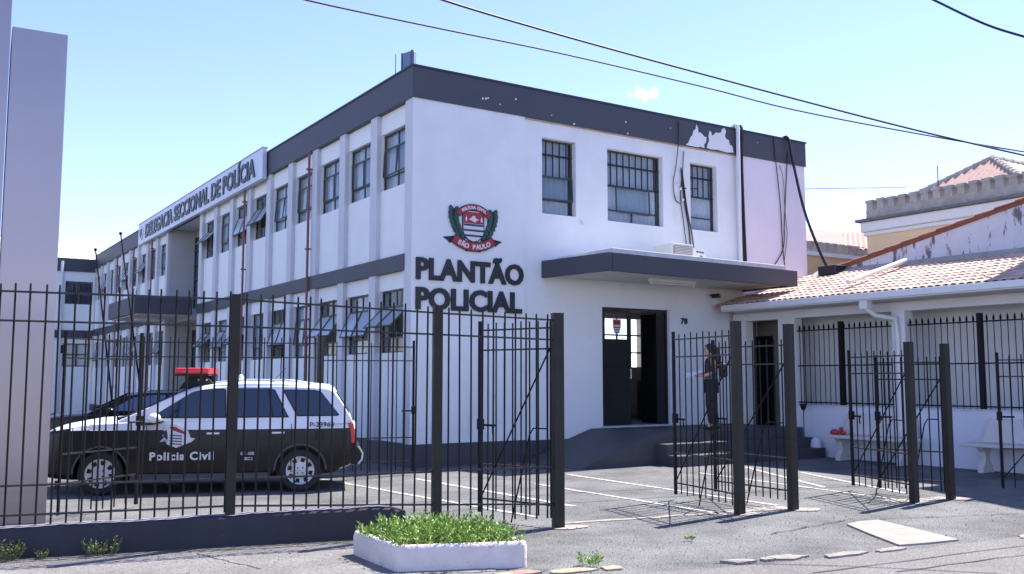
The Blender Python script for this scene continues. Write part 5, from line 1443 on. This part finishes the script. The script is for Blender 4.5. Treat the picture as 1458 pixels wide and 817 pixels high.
for i in range(16):     # taller sprigs at the back left
    p = in_planter(r.uniform(.03, .35), r.uniform(.6, 1.0)); b0 = Vector((p.x, p.y, .13)); lean = Vector((r.uniform(-.5, .2), r.uniform(-.2, .3), 1)).normalized(); h = r.uniform(.11, .17)
    for k in range(12):
        a = k * 2.4; leafy(b, b0 + lean * h * (.3 + .7 * k / 12), Vector((cos(a), sin(a), .9)), .06, .009, r)
tag(b.build('bedding_plants', M['leaf']), 'dense bright green leafy plants filling the planter', kind='stuff')
b = MB()
def weed(name, label, x, y, n, h, m='weed', z=0.01, sp=.10):
    b = MB(); r = random.Random(int(x * 100))
    for i in range(n):
        a = r.uniform(0, 2 * pi); le = Vector((cos(a) * r.uniform(.1, .7), sin(a) * r.uniform(.1, .7), 1)).normalized(); L_ = h * r.uniform(.5, 1)
        q = Vector((x + cos(a) * r.random() * sp, y + sin(a) * r.random() * sp, z))
        b.tube([q, q + le * L_ * .5, q + le * L_ + Vector((0, 0, -.01))], [.0022, .0018, .0008], 3, caps=False)
        for k in range(5):
            aa = r.uniform(0, 6.3); leafy(b, q + le * L_ * (.3 + .14 * k), Vector((cos(aa), sin(aa), .6)), r.uniform(.02, .045), .007, r)
    return tag(b.build(name, M[m]), label, 'weed')
weed('weed', 'scruffy weed with mixed dry and green stalks against the dark low wall', -6.02, -5.96, 40, .19, sp=.13)
weed('weed', 'grassy weed tuft at the bottom left corner of the low wall', -6.72, -5.78, 40, .20, sp=.08)
weed('weed', 'tiny sparse weed between the two tufts at the low wall foot', -6.50, -5.86, 14, .10, sp=.05)
weed('weed', 'bright green weed sprouting at the yellow kerb right of the planter', -2.72, -8.66, 26, .13, 'leaf', sp=.10)
weed('weed', 'tiny green sprig on the asphalt before the middle gates', -1.17, -8.21, 8, .05, 'leaf', sp=.05)
weed('weed', 'small green sprig inside the yard just behind the low wall', -5.02, -5.55, 8, .09, 'leaf', sp=.04)

# ------------------------------------------------------------------ poles and cables
for nm, lab, top, bot in (('flagpole', 'taller bare flagpole leaning left before the side wing', (-3.35, 8.37, 4.93), (-2.67, 7.93, 0)), ('flagpole', 'shorter bare flagpole leaning left, nearer the far wing', (-3.83, 8.68, 4.55), (-3.26, 8.30, 0))):
    t = thing(nm, lab, 'flagpole', bot, group='leaning flagpoles in the yard')
    b = MB(); b.tube([bot, top], [.026, .016], 8); b.build('pole', M['iron'], t, smooth=True)
    b = MB(); b.sphere(top, .04, 8, 6); b.build('finial', M['iron'], t, smooth=True)
b = MB(); vs = []
for j in range(5):
    for i in range(5): vs.append((-.10 - .05 * sin(i * 1.9 + j * .4), 23.0 + i * .12, 5.0 - j * .17 - .04 * i))
b.add(vs, [(j * 5 + i, j * 5 + i + 1, j * 5 + i + 6, j * 5 + i + 5) for j in range(4) for i in range(4)])
tag(b.build('hanging_cloth', mat('cream_cloth', (.50, .44, .30), .9)), 'cream cloth hanging out of a far upper window of the side wing', 'cloth')
def wire(name, lab, pts, rr):
    cable(name, pts, rr, None); tag(bpy.data.objects[name] if name in bpy.data.objects else None, lab, 'cable')
def wire2(lab, pts, rr):
    o = cable('power_cable', pts, rr, None, n=6); tag(o, lab, 'cable', 'overhead cables crossing the sky')
wire2('lower overhead cable starting left of the floodlight and sagging across the sky', [(-4.19, -3.004, 6.759), (-3.149, -2.976, 6.716), (-1.19, -3.044, 6.711), (0.96, -3.256, 6.664), (3.603, -3.656, 6.475), (5.463, -4.008, 6.28), (8.067, -4.579, 6.109), (10.661, -5.223, 5.96), (13.135, -5.895, 5.829)], .014)
wire2('upper thicker overhead cable crossing the sky above the building', [(-2.415, -4.155, 6.712), (-1.658, -4.151, 6.644), (-0.683, -4.178, 6.577), (0.856, -4.282, 6.471), (2.779, -4.497, 6.317), (4.572, -4.766, 6.147), (7.094, -5.232, 5.888), (9.617, -5.782, 5.643), (12.031, -6.371, 5.411)], .017)
wire2('short overhead cable across the top right corner of the sky', [(2.311, -8.411, 6.238), (2.45, -8.678, 6.003), (2.674, -9.132, 5.62), (2.843, -9.498, 5.383), (3.103, -10.116, 5.024)], .014)
